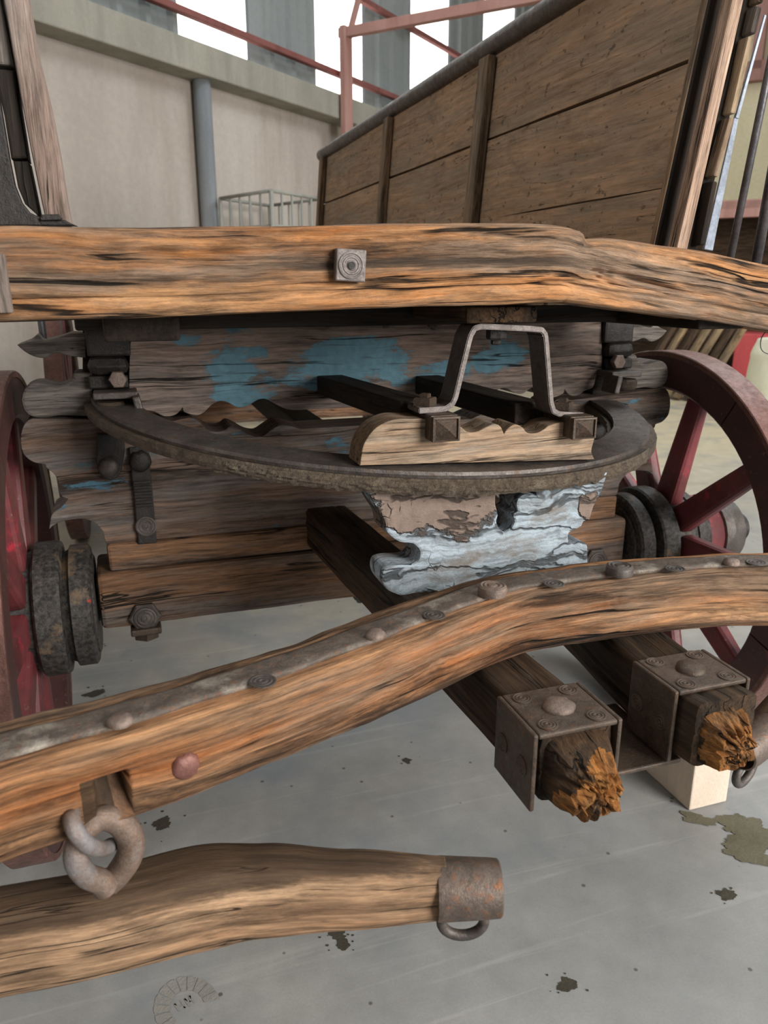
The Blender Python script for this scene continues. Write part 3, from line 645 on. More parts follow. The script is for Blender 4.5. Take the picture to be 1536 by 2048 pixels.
# corner stanchions at the near end: dark strips painted as shade, pale grooved post, plank ends, pale iron strip, round rods
def lean(name, px0, px1, Y, wpx, dep, m, bev=.003, parent=WG, rough=0):
    a, b = at(px0[0], px0[1], Y=Y), at(px1[0], px1[1], Y=Y)
    wd = (at(px0[0]+wpx, px0[1], Y=Y)-at(px0[0], px0[1], Y=Y)).x
    d = (b-a).normalized(); a = a-d*.1; b = b+d*.25
    return obox(name, a+Vector((0, dep/2, 0)), b+Vector((0, dep/2, 0)), wd, dep, M[m], parent, up=(0, 1, 0), bev=bev, cuts=20 if rough else 0, rough=rough)
lean('corner_batten', (1314, 475), (1415, 0), 1.18, 7, .012, 'stanchion', .001)
lean('corner_post', (1331, 475), (1436, 0), 1.15, 26, .008, 'gapshade', .001)
lean('grooved_facing', (1370, 475), (1476, 0), 1.105, 22, .026, 'pale', .003, WG, .0010)
lean('shadow_post', (1390, 475), (1502, 0), 1.15, 26, .02, 'gapshade')
for (a, b, m) in (((1405, 490), (1430, 364), 'dark'), ((1431, 355), (1463, 235), 'stanchion'), ((1466, 227), (1502, 74), 'cream'), ((1506, 68), (1519, 13), 'ornament'), ((1521, 5), (1550, -120), 'stanchion')):
    p0, p1 = at(*a, Y=1.13), at(*b, Y=1.13)
    obox('plank_end', p0+Vector((0, .03, 0)), p1+Vector((0, .03, 0)), .011, .06, M[m], WG, up=(0, 1, 0), bev=.003, cuts=10, rough=.003)
obox('edge_strip', at(1415, 500, Y=1.18), at(1472, 237, Y=1.18), .019, .006, M['bluegrey'], WG, up=(0, 1, 0), bev=.001, taper=.5)
obox('edge_strip', at(1472, 237, Y=1.18), at(1530, 30, Y=1.18), .007, .006, M['bluegrey'], WG, up=(0, 1, 0), bev=.001, taper=.6)
for (a, b, r) in (((1464, 500), (1536, 148), .0062), ((1515, 510), (1541, 365), .0085)):
    p0, p1 = at(*a, Y=1.1), at(*b, Y=1.1); d = (p1-p0).normalized(); tube('stay_rod', [p0-d*.045, p1+d*.45], r, M['rod'], WG, 3, 18, up=(0, 1, 0))
# --- left side: one weathered post, plank ends and curved iron stay; boards run back and outwards behind it
vs = []; gg = []
def lp(x, y, Y): return at(x, y, Y=Y)
pl = [(94, 452), (82, 400), (62, 300), (42, 200), (24, 100), (8, 0), (-30, -220), (22, -220), (56, 0), (74, 100), (98, 200), (117, 300), (133, 400), (143, 452)]
slab('corner_post', [lp(x, y, 1.06) for x, y in pl], (0, .06, 0), M['post'], WG, 'z', .004, .0008)
for pts, m in (([(75, 432), (78, 428), (56, 322), (26, 322), (36, 375), (50, 408), (72, 428)], 'dark'), ([(55, 317), (37, 205), (30, 140), (-14, 136), (8, 230), (22, 317)], 'dark'), ([(29, 132), (2, 0), (-12, -80), (-70, -80), (-40, 40), (-10, 128)], 'ornament')):
    slab('plank_end', [lp(x, y, 1.075) for x, y in pts], (0, .05, 0), M[m], WG, 'z', .003)
slab('corner_iron', [lp(x, y, 1.05) for x, y in [(155, 452), (130, 440), (85, 436), (60, 425), (44, 405), (30, 370), (20, 320), (10, 260), (0, 200), (-20, 100), (-90, 100), (-90, 452)]], (0, .012, 0), M['black'], WG, 'z', .002)
slab('small_bracket', [lp(x, y, 1.045) for x, y in [(80, 436), (84, 429), (118, 428), (124, 436), (122, 440), (82, 441)]], (0, .01, 0), M['black'], WG, 'z', .001)
for k, (z0, z1) in enumerate(((.99, 1.158), (1.165, 1.360), (1.370, 1.572))):
    f = lambda z: -.11-.085*(z-1)
    slab('side_plank', [(f(z0), 1.15, z0), (f(z0)-.42, 3.82, z0), (f(z1)-.42, 3.82, z1), (f(z1), 1.15, z1)], (-.028, 0, 0), M['plank'], WG, 'y', .002)
tube('top_rail', [(-.17, 1.1, 1.592), (-.60, 3.85, 1.592)], .027, M['iron'], WG, 4, 16)
for y_ in (2.0, 2.8, 3.75):
    x_ = -.11-.42*(y_-1.15)/2.67; obox('inner_batten', (x_+.014, y_, 1.0), (x_-.034, y_, 1.56), .05, .024, M['stanchion'], WG, up=(1, 0, .07))

# --- upper bolster (blue paint) and carved ends
FY = 1.385; TH = .09
def fpt(x, y, Y=FY): return at(x, y, Y=Y)
ub = [(262, 655), (258, 778), (273, 786), (285, 817), (308, 823), (330, 833), (352, 829), (365, 815), (368, 824), (394, 831), (410, 823), (424, 809), (441, 802), (458, 806), (475, 815), (495, 812), (515, 800), (530, 798), (550, 808), (575, 819), (600, 820)]
ub = smo(ub+[(600, 655)], 3); ub = ub[:20*3+1]; P = [fpt(*p) for p in ub]
xl = P[0].x; zt = .937; P[0].z = zt
pts = list(P)+[Vector((2*XC-p.x, p.y, p.z)) for p in reversed(P)]
bol = slab('upper_bolster', pts, (0, TH, 0), M['bolster'], WG, 'x', .004)
bol['label'] = 'grey bolster board with worn blue paint and scalloped lower edge'
def mirror(pts): return [Vector((2*XC-p.x, p.y, p.z)) for p in reversed(pts)]
def both(name, pl, Y, dep, m, bev=.004, grain='x', parent=WG):
    a = [at(x, y, Y=Y) for x, y in smo(pl)]; r = []
    for q in (a, mirror(a)): r.append(slab(name, q, (0, dep, 0), M[m], parent, grain, bev))
    return r
both('carved_end', [(172, 667), (142, 666), (127, 671), (105, 677), (88, 679), (76, 667), (61, 679), (34, 690), (49, 703), (68, 713), (90, 716), (112, 706), (137, 712), (172, 716)], FY+.02, .06, 'ornament', .005)
both('carved_end', [(186, 748), (149, 747), (142, 760), (132, 768), (117, 773), (98, 770), (80, 766), (64, 768), (49, 777), (42, 796), (46, 818), (56, 830), (70, 836), (90, 837), (122, 832), (186, 834)], FY+.005, .075, 'ornament', .006)
both('bolster_end', [(262, 640), (165, 640), (165, 700), (165, 840), (262, 836)], FY+.03, .05, 'dark', .004)
for sgn in (0, 1):
    mx = (lambda v: v) if not sgn else (lambda v: Vector((2*XC-v.x, v.y, v.z)))
    def bb(name, x0, y0, x1, y1, Y, dep, m, bev=.003, parent=WG):
        a, b = mx(at(x0, y0, Y=Y)), mx(at(x1, y1, Y=Y))
        return box(name, (min(a.x, b.x), Y, min(a.z, b.z)), (max(a.x, b.x), Y+dep, max(a.z, b.z)), M[m], parent, 'x', bev)
    wr = bb('clamp_plate', 168, 652, 262, 712, FY-.012, .05, 'black', .004)
    bb('clamp_roll', 172, 714, 260, 752, FY-.022, .05, 'black', .016, wr); bb('clamp_foot', 176, 753, 258, 776, FY-.014, .05, 'black', .003, wr)
    nut('nut', mx(at(236, 758, Y=FY-.022)), (0, -1, 0), .015, .014, M['bolt'], wr, 6, False)
    bb('clamp_top', 150, 640, 264, 655, FY-.02, .05, 'black', .003, wr)
    lb = bb('guide_bracket', 185, 787, 276, 797, FY-.055, .07, 'iron', .002)
    a, b = mx(at(271, 790, Y=FY-.055)), mx(at(283, 832, Y=FY-.055))
    obox('guide_bracket_leg', a, b, .012, .05, M['iron'], lb, up=(0, 1, 0)); c = mx(at(222, 812, Y=FY-.04))
    lathe('guide_roller', [(.02, 0), (.023, .004), (.023, .016), (.02, .02)], c-Vector((0, 0, .012)), (0, 0, 1), M['ring'], lb, 20)
    p = mx(at(84, 655, Y=FY+.05)); tube('threaded_bolt', [p+Vector((0, 0, .03)), p-Vector((0, 0, .03))], .006, M['rod'], WG, 6, 12, up=(0, 1, 0))
for x_, y_ in ((497, 634), (772, 646), (868, 650)):
    p = at(x_, y_, Y=FY-.03); nut('underside_nut', p+Vector((0, 0, .008)), (0, 0, -1), .012, .012, M['iron'], WG, 6)
# --- axle bed below the ring, with carved ends
bd = [(63, 838), (47, 852), (41, 879), (46, 906), (58, 919), (72, 926), (90, 929), (93, 936), (107, 947), (116, 962), (117, 981), (124, 993), (136, 998), (122, 1015), (108, 1024), (102, 1034), (98, 1059), (108, 1050), (122, 1044), (146, 1039), (166, 1038), (184, 1043), (197, 1053), (206, 1064), (212, 1080)]
bd = smo(bd+[(600, 1080), (600, 838)], 3); bd = bd[:24*3+1]; P = [fpt(*p) for p in bd]; zb = .556
top = [(280, 841), (345, 842), (363, 838), (380, 836), (396, 842), (410, 855), (430, 863), (450, 860), (462, 852), (478, 858), (500, 870), (522, 873), (540, 862), (560, 850), (580, 852), (600, 858)]
top = smo(top+[(600, 900), (280, 900)], 3)[:15*3+1]; T = [fpt(*p) for p in top]
left = [p for p in reversed(T)]+P            # ccw-ish: along the top towards the left, round the end, down
left[-1].z = zb
bed = slab('axle_bed', left+mirror(left), (0, TH, 0), M['bed'], WG, 'x', .004)
# --- axle beams and hex plates
ax = box('axle_cap', (fpt(212, 1080).x, FY-.005, .505), (2*XC-fpt(212, 1080).x, FY+.1, .5555), M['axle'], WG, 'x', .006, .0012, 24)
axl = box('axle_beam', (fpt(198, 1200).x, FY-.014, .398), (2*XC-fpt(198, 1200).x, FY+.11, .504), M['axle'], WG, 'x', .008, .0016, 24)
for sg in (0, 1):
    p = at(290, 1232, Y=FY-.014); p = Vector((2*XC-p.x, p.y, p.z)) if sg else p
    hx = lathe('hex_plate', [(.029, 0), (.029, .008), (.026, .010)], p, (0, -1, 0), M['iron'], axl, 6); rosette('rosette', p+Vector((0, -.01, 0)), (0, -1, 0), .02, M['iron'], axl, .3)
    box('bolt_lug', (p.x-.027, FY-.032, .384), (p.x+.027, FY+.02, .397), M['cap'], axl, 'x', .003); nut('lug_nut', (p.x, FY-.006, .3845), (0, 0, -1), .024, .014, M['cap'], axl, 6, False)
    # vertical strap with ridges, boss and rosette on the bed
    a, b = at(258, 895, Y=FY-.008), at(314, 1086, Y=FY-.008)
    X0, X1 = a.x, b.x
    if sg: X0, X1 = 2*XC-X1, 2*XC-X0
    st = box('bed_strap', (X0, FY-.009, b.z), (X1, FY-.001, a.z), M['black'], bed, 'z', .002); mx_ = (X0+X1)/2
    dome('boss', (mx_, FY-.009, at(285, 920, Y=FY).z), (0, -1, 0), .019, .012, M['black'], bed)
    for yy in (962, 972, 984, 996, 1008): zz = at(285, yy, Y=FY).z; box('strap_ridge', (X0+.001, FY-.0125, zz-.0028), (X1-.001, FY-.0092, zz+.0028), M['black'], bed, 'x', .0015)
    rosette('rosette', (mx_, FY-.009, at(287, 1050, Y=FY).z), (0, -1, 0), .018, M['iron'], bed, .3)
    pl = [at(x, y, Y=FY-.02) for x, y in [(193, 868), (192, 925), (197, 945), (206, 956), (220, 962), (234, 957), (243, 944), (250, 900), (246, 868)]]
    if sg: pl = mirror(pl)
    hp_ = slab('hanging_plate', pl, (0, .018, 0), M['black'], bed, 'z', .003); c = sum(pl, Vector())/len(pl)
    p = at(218, 934, Y=FY-.02); p = Vector((2*XC-p.x, p.y, p.z)) if sg else p
    dome('round_bolt', p, (0, -1, 0), .017, .014, M['iron'], bed)
p = at(728, 1195, Y=FY); nut('axle_nut', (p.x, FY+.03, .397), (0, 0, -1), .016, .02, M['iron'], axl, 6)
# --- turntable ring: a thin upper hoop on a thick greasy lower hoop
RC = Vector((.4585, 1.447, 0)); RR = .5335
def rz(x, y, z): return z+.028-.05*(x-.5)+.08*(y-1.4)      # the fore-carriage sags towards the front right
def hoop(name, r0, r1, z0, z1, m, rough, n=260):
    vs = []; fs = []; g = []
    prof = [(r1, z0), (r1+.001, (z0+z1)/2), (r1, z1), ((r0+r1)/2, z1), (r0, z1), (r0, z0), ((r0+r1)/2, z0)]; k = len(prof)
    for i in range(n):
        a = 2*math.pi*i/n; c, s = math.cos(a), math.sin(a)
        for j, (r, z) in enumerate(prof):
            e = rough*noise.noise(Vector((c*30, s*30, z*60+j)))+rough*.6*noise.noise(Vector((c*90, s*90, j)))
            X_, Y_ = RC.x+c*(r+e), RC.y+s*(r+e); vs.append((X_, Y_, rz(X_, Y_, z+e*(.7 if j in (0, 6) else .15)))); g.append((a*r1, r, z))
    for i in range(n):
        for j in range(k): fs.append((i*k+j, ((i+1) % n)*k+j, ((i+1) % n)*k+(j+1) % k, i*k+(j+1) % k))
    return mesh(name, vs, fs, m, WG, g, False)
ring = hoop('turntable_ring', RR-.085, RR, .737, .752, M['ring'], .0025)
ring['label'] = 'greasy iron turntable ring'
hoop('upper_ring', RR-.075, RR-.012, .7525, .762, M['iron'], .0006)
# crust on the front of the ring
vs = []; fs = []; n = 170; kk_ = 9
for i in range(n):
    a = math.radians(228+84*i/(n-1))
    for j in range(kk_):
        z = .733+.022*j/(kk_-1); b = math.sin(math.pi*j/(kk_-1)); ed = min(1, i/8, (n-1-i)/8)
        r = RR-.002+ed*b*(.004+.006*max(0, noise.noise(Vector((i*.33, j*.8, 1))))+.002*noise.noise(Vector((i*.9, j*1.9, 4)))); zz = z+(.004*noise.noise(Vector((i*.4, 0, 7))) if j == 0 else 0)
        X_, Y_ = RC.x+math.cos(a)*r, RC.y+math.sin(a)*r; vs.append((X_, Y_, rz(X_, Y_, zz)))
for i in range(n-1):
    for j in range(kk_-1): fs.append((i*kk_+j, (i+1)*kk_+j, (i+1)*kk_+j+1, i*kk_+j+1))
mesh('grease_crust', vs, fs, M['crust'], ring)
# --- front guide boards at the ring
GY = .952
uo = [(720, 931), (722, 917), (727, 891), (742, 866), (764, 848), (793, 838), (822, 838), (850, 838), (919, 852), (935, 864), (953, 864), (972, 855), (988, 848), (1001, 853), (1008, 868), (1014, 859), (1030, 849), (1045, 855), (1055, 866), (1074, 866), (1088, 859), (1099, 851), (1125, 845), (1175, 845), (1190, 860), (1189, 877), (1183, 902), (1189, 919)]
ug = slab('upper_guide_board', [at(x, y, Y=GY+.004) for x, y in smo(uo)], (0, .055, 0), M['upboard'], WG, 'x', .003)
zb_ = at(900, 930, Y=GY).z
lo_ = [(735, 966), (740, 990), (753, 1015), (769, 1041), (775, 1066), (800, 1085), (826, 1088), (840, 1103), (837, 1121), (822, 1130), (789, 1132), (769, 1138), (764, 1157), (772, 1177), (790, 1188), (830, 1198), (1000, 1170), (1176, 1140), (1176, 1092), (1165, 1085), (1150, 1090), (1138, 1085), (1139, 1066), (1163, 1054), (1168, 1044), (1179, 1041), (1189, 1012), (1205, 982), (1216, 944),
       (1150, 950), (1077, 954), (1075, 970), (1072, 990), (1055, 987), (1040, 993), (1033, 1008), (1035, 1023), (1026, 1030), (1029, 1044), (1021, 1059), (1010, 1066), (1001, 1059), (994, 1044), (997, 1030), (992, 1008), (992, 982), (984, 962), (970, 957), (860, 962)]
lg = slab('lower_guide_board', [at(x, y, Y=GY) for x, y in smo(lo_, 3)], (0, .06, 0), M['flaked'], WG, 'x', .004)
lg['label'] = 'flaking blue grey board with a keyhole notch'
for x0, y0, x1, y1, bx0 in ((868, 836, 921, 882, 846), (1150, 838, 1193, 877, 1122)):
    a, b = at(x0, y0, Y=GY-.022), at(x1, y1, Y=GY-.022); c = (a+b)/2; wv, hv = (b.x-a.x), (a.z-b.z)
    sb = box('bolt_block', (a.x-.002, GY-.014, b.z), (b.x, GY+.075, a.z+.002), M['cap'], ug, 'y', .003)
    bm = bmesh.new(); r1, r2 = .5, .36
    lay = [(.5, -.004), (.5, .006), (.42, .007), (.40, .004), (.02, .014)]; vv = []
    for s_, d_ in lay: vv.append([bm.verts.new((c.x+sx_*wv*s_, GY-.014-d_, c.z+sz_*hv*s_)) for sx_, sz_ in ((-1, -1), (1, -1), (1, 1), (-1, 1))])
    for i in range(len(lay)-1):
        for j in range(4): bm.faces.new((vv[i][j], vv[i][(j+1) % 4], vv[i+1][(j+1) % 4], vv[i+1][j]))
    bm.faces.new(vv[-1]); bm.faces.new(vv[0][::-1]); from_bm('pyramid_head', bm, M['cap'], ug)
# --- inverted U stand on the guide board
def strip(name, P, wid, th, m, parent, wdir=(0, 1, 0)):
    return sweep(name, P, lambda t: wid, lambda t: th, m, parent, len(P)*7, 20, 8, None, None or (0, 0, 1), False)
KY = GY+.03; kp = [(826, 817), (880, 813), (893, 803), (899, 790), (927, 672), (936, 655), (950, 651), (1050, 656), (1068, 658), (1076, 668), (1087, 800), (1092, 818), (1104, 824), (1152, 826)]
K3 = [at(x, y, Y=KY) for x, y in kp]
vs = []; fs = []; th = .0075; wd = .046
C = []
for i_ in range(len(K3)-1):
    for j_ in range(7): C.append(K3[i_].lerp(K3[i_+1], j_/7))
C.append(K3[-1]); C = [C[0]]*1+[(C[i-1]+C[i]*2+C[i+1])/4 for i in range(1, len(C)-1)]+[C[-1]]; NC = len(C)
for i, c in enumerate(C):
    d = (C[min(i+1, NC-1)]-C[max(i-1, 0)]); d.y = 0; d.normalize(); nrm = Vector((-d.z, 0, d.x))
    for a, b in ((-1, -1), (-1, 1), (1, 1), (1, -1)): vs.append(c+nrm*(a*th/2)+Vector((0, b*wd/2, 0)))
for i in range(NC-1):
    for j in range(4): fs.append((i*4+j, i*4+(j+1) % 4, i*4+4+(j+1) % 4, i*4+4+j))
q_ = (NC-1)*4; fs += [(0, 1, 2, 3), (q_, q_+3, q_+2, q_+1)]
bm = bmesh.new(); bv = [bm.verts.new(v) for v in vs]; [bm.faces.new([bv[i] for i in f]) for f in fs]
bmesh.ops.recalc_face_normals(bm, faces=bm.faces)
bmesh.ops.bevel(bm, geom=[e for e in bm.edges if e.calc_face_angle(0) > 1.0], offset=.0012, segments=2, affect='EDGES')
stand = from_bm('stand_iron', bm, M['bracket'], WG)
for x_, y_ in ((850, 812), (1125, 820)): p = at(x_, y_, Y=KY-.004); nut('stand_nut', p+Vector((0, 0, 0)), (0, 0, 1), .017, .012, M['cap'], stand, 4)
p = at(993, 655, Y=KY); nut('hanging_nut', p, (0, 0, -1), .014, .016, M['black'], stand, 6)
# --- dark tie bars from bolster to guide board
for (a, b) in (((.355, FY+.02, .822), (.385, GY+.06, .826)), ((.548, FY+.02, .815), (.565, GY+.06, .815))):
    obox('tie_bar', a, b, .05, .034, M['dark'], WG, bev=.003)
# --- hounds running forward from the axle, iron caps on their frayed ends
HZ = .57
for (xa, xb, lab) in ((.292, .357, 0), (.63, .544, 1)):
    w_ = .082; c0 = Vector((xa+.043, FY+.12, .553)); c1 = Vector((xb+w_/2, .70, HZ-.038)); c2_ = Vector((xb+w_/2+.002, .585, HZ-.039))
    def hd(s, t, cu, cv, sd=lab*9.0): return .0015*noise.noise(Vector((s*6+sd, cu*6, cv*6)))+.001*noise.noise(Vector((s*14+sd, cu*25, cv*25)))+hck(s, cu, cv)
    hck = crackf(11+lab, 22, .3, .006, .07, 1.0)
    h = sweep('hound', [c0, c0.lerp(c1, .5), c1, c2_], lambda t: .082, lambda t: .078, M['hound'], WG, 160, 60, 10, hd)
    # frayed end beyond the cap, eaten away unevenly
    vs = []; gg = []; fs = []; n_, k_ = 46, 56; L = .05; end0 = Vector((xb+w_/2+.002, .588+.022*lab, HZ-.040))
    for i in range(n_):
        t = i/(n_-1)
        for j in range(k_):
            a_ = 2*math.pi*j/k_; c, s_ = math.cos(a_), math.sin(a_); r = (abs(c)**6+abs(s_)**6)**(-1/6); cu, cv = c*r, s_*r
            sh = 1-.42*t**1.6*(.55+.5*(cv+1)/2)-.25*max(0, noise.noise(Vector((cu*2.2+lab*5, cv*2.2, t*1.2))))*t**.6-.12*t*abs(noise.noise(Vector((cu*9, cv*9, t*2))))
            ln = L*(1+.25*noise.noise(Vector((cu*3+lab*7, cv*3, 2)))); jag = .004*noise.noise(Vector((cu*16, cv*16, lab)))*t
            cut = max(0, (-cu*.5 if lab == 0 else cu*.35)+cv*.3)*t*.02
            vs.append(end0+Vector((cu*.037*sh, -(t*ln+jag)+cut, cv*.036*sh-.004*t))); gg.append((t*L, cu*.037*sh, cv*.036*sh))
    for i in range(n_-1):
        for j in range(k_): j2 = (j+1) % k_; fs.append((i*k_+j, i*k_+j2, (i+1)*k_+j2, (i+1)*k_+j))
    # ragged end face: concentric rings pushed in and out
    prev = (n_-1)*k_
    for q_ in range(1, 8):
        f_ = 1-q_/8; base = len(vs)
        for j in range(k_):
            v0 = vs[(n_-1)*k_+j]; cc = end0+Vector((0, -L, -.004)); p = cc+(v0-cc)*f_
            p.y += .006*noise.noise(Vector((p.x*120, p.z*120, lab*3)))+.006*noise.noise(Vector((p.x*300, p.z*300, 9)))-.004*(1-f_)
            vs.append(p); gg.append((L, p.x-end0.x, p.z-end0.z))
        for j in range(k_): j2 = (j+1) % k_; fs.append((prev+j, prev+j2, base+j2, base+j))
        prev = base
    fs.append(tuple(prev+j for j in range(k_)))
    fr_ = mesh('frayed_end', vs, fs, M['hound'], h, gg, False); fr_.data.materials.append(M['rot'])
    for f_ in fr_.data.polygons:
        c_ = f_.center; q_ = (end0.y-c_.y)/L
        if q_ > .62+.55*noise.noise(Vector((c_.x*45, c_.z*45, c_.y*14+lab))) or (lab and c_.z > end0.z and q_ > .2): f_.material_index = 1
    # loose splinters
    R = random.Random(30+lab)
    for q_ in range(16):
        a_ = R.uniform(0, 6.28); r_ = R.uniform(.3, .8); p = end0+Vector((math.cos(a_)*.03*r_, -L*R.uniform(.55, .95), math.sin(a_)*.028*r_-.004))
        obox('splinter', p, p+Vector((R.uniform(-.004, .004), -R.uniform(.006, .013), R.uniform(-.004, .004))), R.uniform(.002, .006), R.uniform(.002, .004), M['rot'], h, bev=0, taper=.3)
    # U cap: top plate and two side plates
    y0, y1, z1_ = .578+.027*lab, .660+.022*lab, HZ+.006; x0, x1 = xb-.004, xb+w_+.004
    cp = box('iron_cap_top', (x0, y0, z1_-.006), (x1, y1, z1_), M['cap'], h, 'x', .002)
    box('iron_cap_side', (x0-.006, y0, HZ-.082), (x0-.0005, y1, z1_), M['cap'], h, 'x', .002); box('iron_cap_side', (x1+.0005, y0, HZ-.082), (x1+.006, y1, z1_), M['cap'], h, 'x', .002)
    cx, cy = (x0+x1)/2, (y0+y1)/2
    dome('cap_boss', (cx, cy, z1_), (0, 0, 1), .017, .007, M['bolt'] if lab == 0 else M['cap'], h)
    for dx, dy in ((-1, -1), (1, -1), (-1, 1), (1, 1)):
        rosette('cap_rivet', (cx+dx*.028, cy+dy*.027, z1_), (0, 0, 1), .0105, M['cap'], h, .3)
    for dy in (-.02, .022): rosette('cap_rivet', (x0-.006, cy+dy, HZ-.04), (-1, 0, 0), .0105, M['cap'], h, .3)
box('tie_plate', (.43, .612, .478), (.56, .74, .484), M['cap'], WG, 'x', .002)
# --- splinter bar: bowed timber across the hounds, strap along its top
BT, BB = .652, .5735
sp = [(-330, 1590), (-150, 1545), (0, 1497), (240, 1432), (530, 1343), (750, 1263), (980, 1180), (1100, 1158), (1240, 1140), (1380, 1128), (1530, 1122), (1760, 1122), (2000, 1135)]
SB = [at(x, y, Z=BT) for x, y in sp]; SB = [Vector((p.x, p.y+.004, (BT+BB)/2)) for p in SB]
sck = crackf(21, 60, .22, .0045, .06, 1.5, (2, 2, 0, 0, 1))
def sdisp(s, t, cu, cv):
    d = .003*noise.noise(Vector((s*6, cu*3, cv*3)))+.0015*noise.noise(Vector((s*11, cu*15, cv*15)))+.0008*noise.noise(Vector((s*25, cu*40, cv*40)))+sck(s, cu, cv)
    for (tk, vk, r) in ((.36, -.05, .020), (.55, .35, .012), (.43, .7, .016)):    # knots on the front face
        if cu > .6: e = math.exp(-((s-tk*1.45)/r)**2-((cv-vk)/.22)**2); d += .005*e*(.5+noise.noise(Vector((s*120, cv*6, 2))))
    if cu > .4 and cv > -.8:                     # mortise that takes the hook eye
        e = min(1, max(0, (.013-abs(s-SM))/.004))*min(1, max(0, (.30-cv)*8)); d += .05*e
        d += .005*math.exp(-((s-SM)/.04)**2)*(1 if cv < .4 else 0)
    if cv > .5 and cu < -.35: d += .004*max(0, noise.noise(Vector((s*14, 3, 1))))
    return d
Cs = spline(SB, 400); SM = 0
for i in range(1, 400):
    SM += (Cs[i]-Cs[i-1]).length
    if Cs[i].x > -.050: break
SL = sum((Cs[i]-Cs[i-1]).length for i in range(1, 400))
bar = sweep('splinter_bar', SB, lambda t: .088, lambda t: BT-BB, M['bar'], WG, 640, 140, 6, sdisp, gseed=(11, 3, 5))
bar['label'] = 'bowed orange wooden splinter bar with iron strap'
Cb = spline(SB, 400)
def bar_at(x):      # nearest point of the bar's line to world x
    b_ = min(range(400), key=lambda i: abs(Cb[i].x-x)); d = (Cb[min(b_+2, 399)]-Cb[max(b_-2, 0)]).normalized(); return Cb[b_], d
sw = [Vector((p.x, p.y-.006, BT+.0015)) for p in SB]
sweep('top_strap', sw, lambda t: .034+.0025*math.sin(t*80), lambda t: .007, M['strap'], bar, 320, 20, 5, lambda s, t, a, b: .0012*noise.noise(Vector((s*25, a*3, b*3))))
for x_, y_, kd in ((240, 1446, 'd'), (525, 1363, 'r'), (750, 1272, 'd'), (868, 1231, 'r'), (984, 1188, 'D'), (1108, 1168, 'r'), (1238, 1147, 'D'), (1350, 1138, 'r'), (1462, 1127, 'd'), (1512, 1125, 'r')):
    p = at(x_, y_, Z=BT+.005)
    if kd == 'd': dome('strap_rivet', p, (0, 0, 1), .0105, .007, M['bolt'], bar)
    elif kd == 'r': rosette('strap_washer', p, (0, 0, 1), .0125, M['iron'], bar, .2)
    else:
        lathe('strap_bolt', [(.0165, 0), (.017, .006), (.016, .010), (.0135, .0115), (.0115, .0105), (.009, .0115), (.0065, .0105), (.004, .012), (.001, .012)], p, (0, 0, 1), M['bolt'] if x_ < 1000 else M['iron'], bar, 24, False, .06)
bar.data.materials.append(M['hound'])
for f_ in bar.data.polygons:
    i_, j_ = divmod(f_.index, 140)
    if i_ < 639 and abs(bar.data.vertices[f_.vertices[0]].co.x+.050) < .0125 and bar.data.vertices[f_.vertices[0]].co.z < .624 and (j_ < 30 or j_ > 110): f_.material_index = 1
q, d = bar_at(at(348, 1560, Y=.61).x); nf = Vector((d.y, -d.x, 0)); dome('face_rivet', q+nf*.041+Vector((0, 0, -.002)), nf, .0125, .008, M['redbolt'], bar)
# mortise with eye in the front face, from which the swingletree hangs
E0 = [at(150, 1606, Y=.585), at(143, 1632, Y=.563), at(152, 1664, Y=.552), at(176, 1690, Y=.556), at(205, 1698, Y=.572), at(222, 1690, Y=.592)]
tube('hook_eye', E0, lambda t: .0072-.001*t, M['chain'], bar, 40, 16, up=(0, 1, 0))

tube('wire_loop', [at(1560, 640, Y=1.0), at(1530, 665, Y=1.0), at(1521, 685, Y=1.0), at(1526, 703, Y=1.0), at(1550, 712, Y=1.0)], .0008, M['rod'], beam, 24, 6, up=(0, 1, 0))
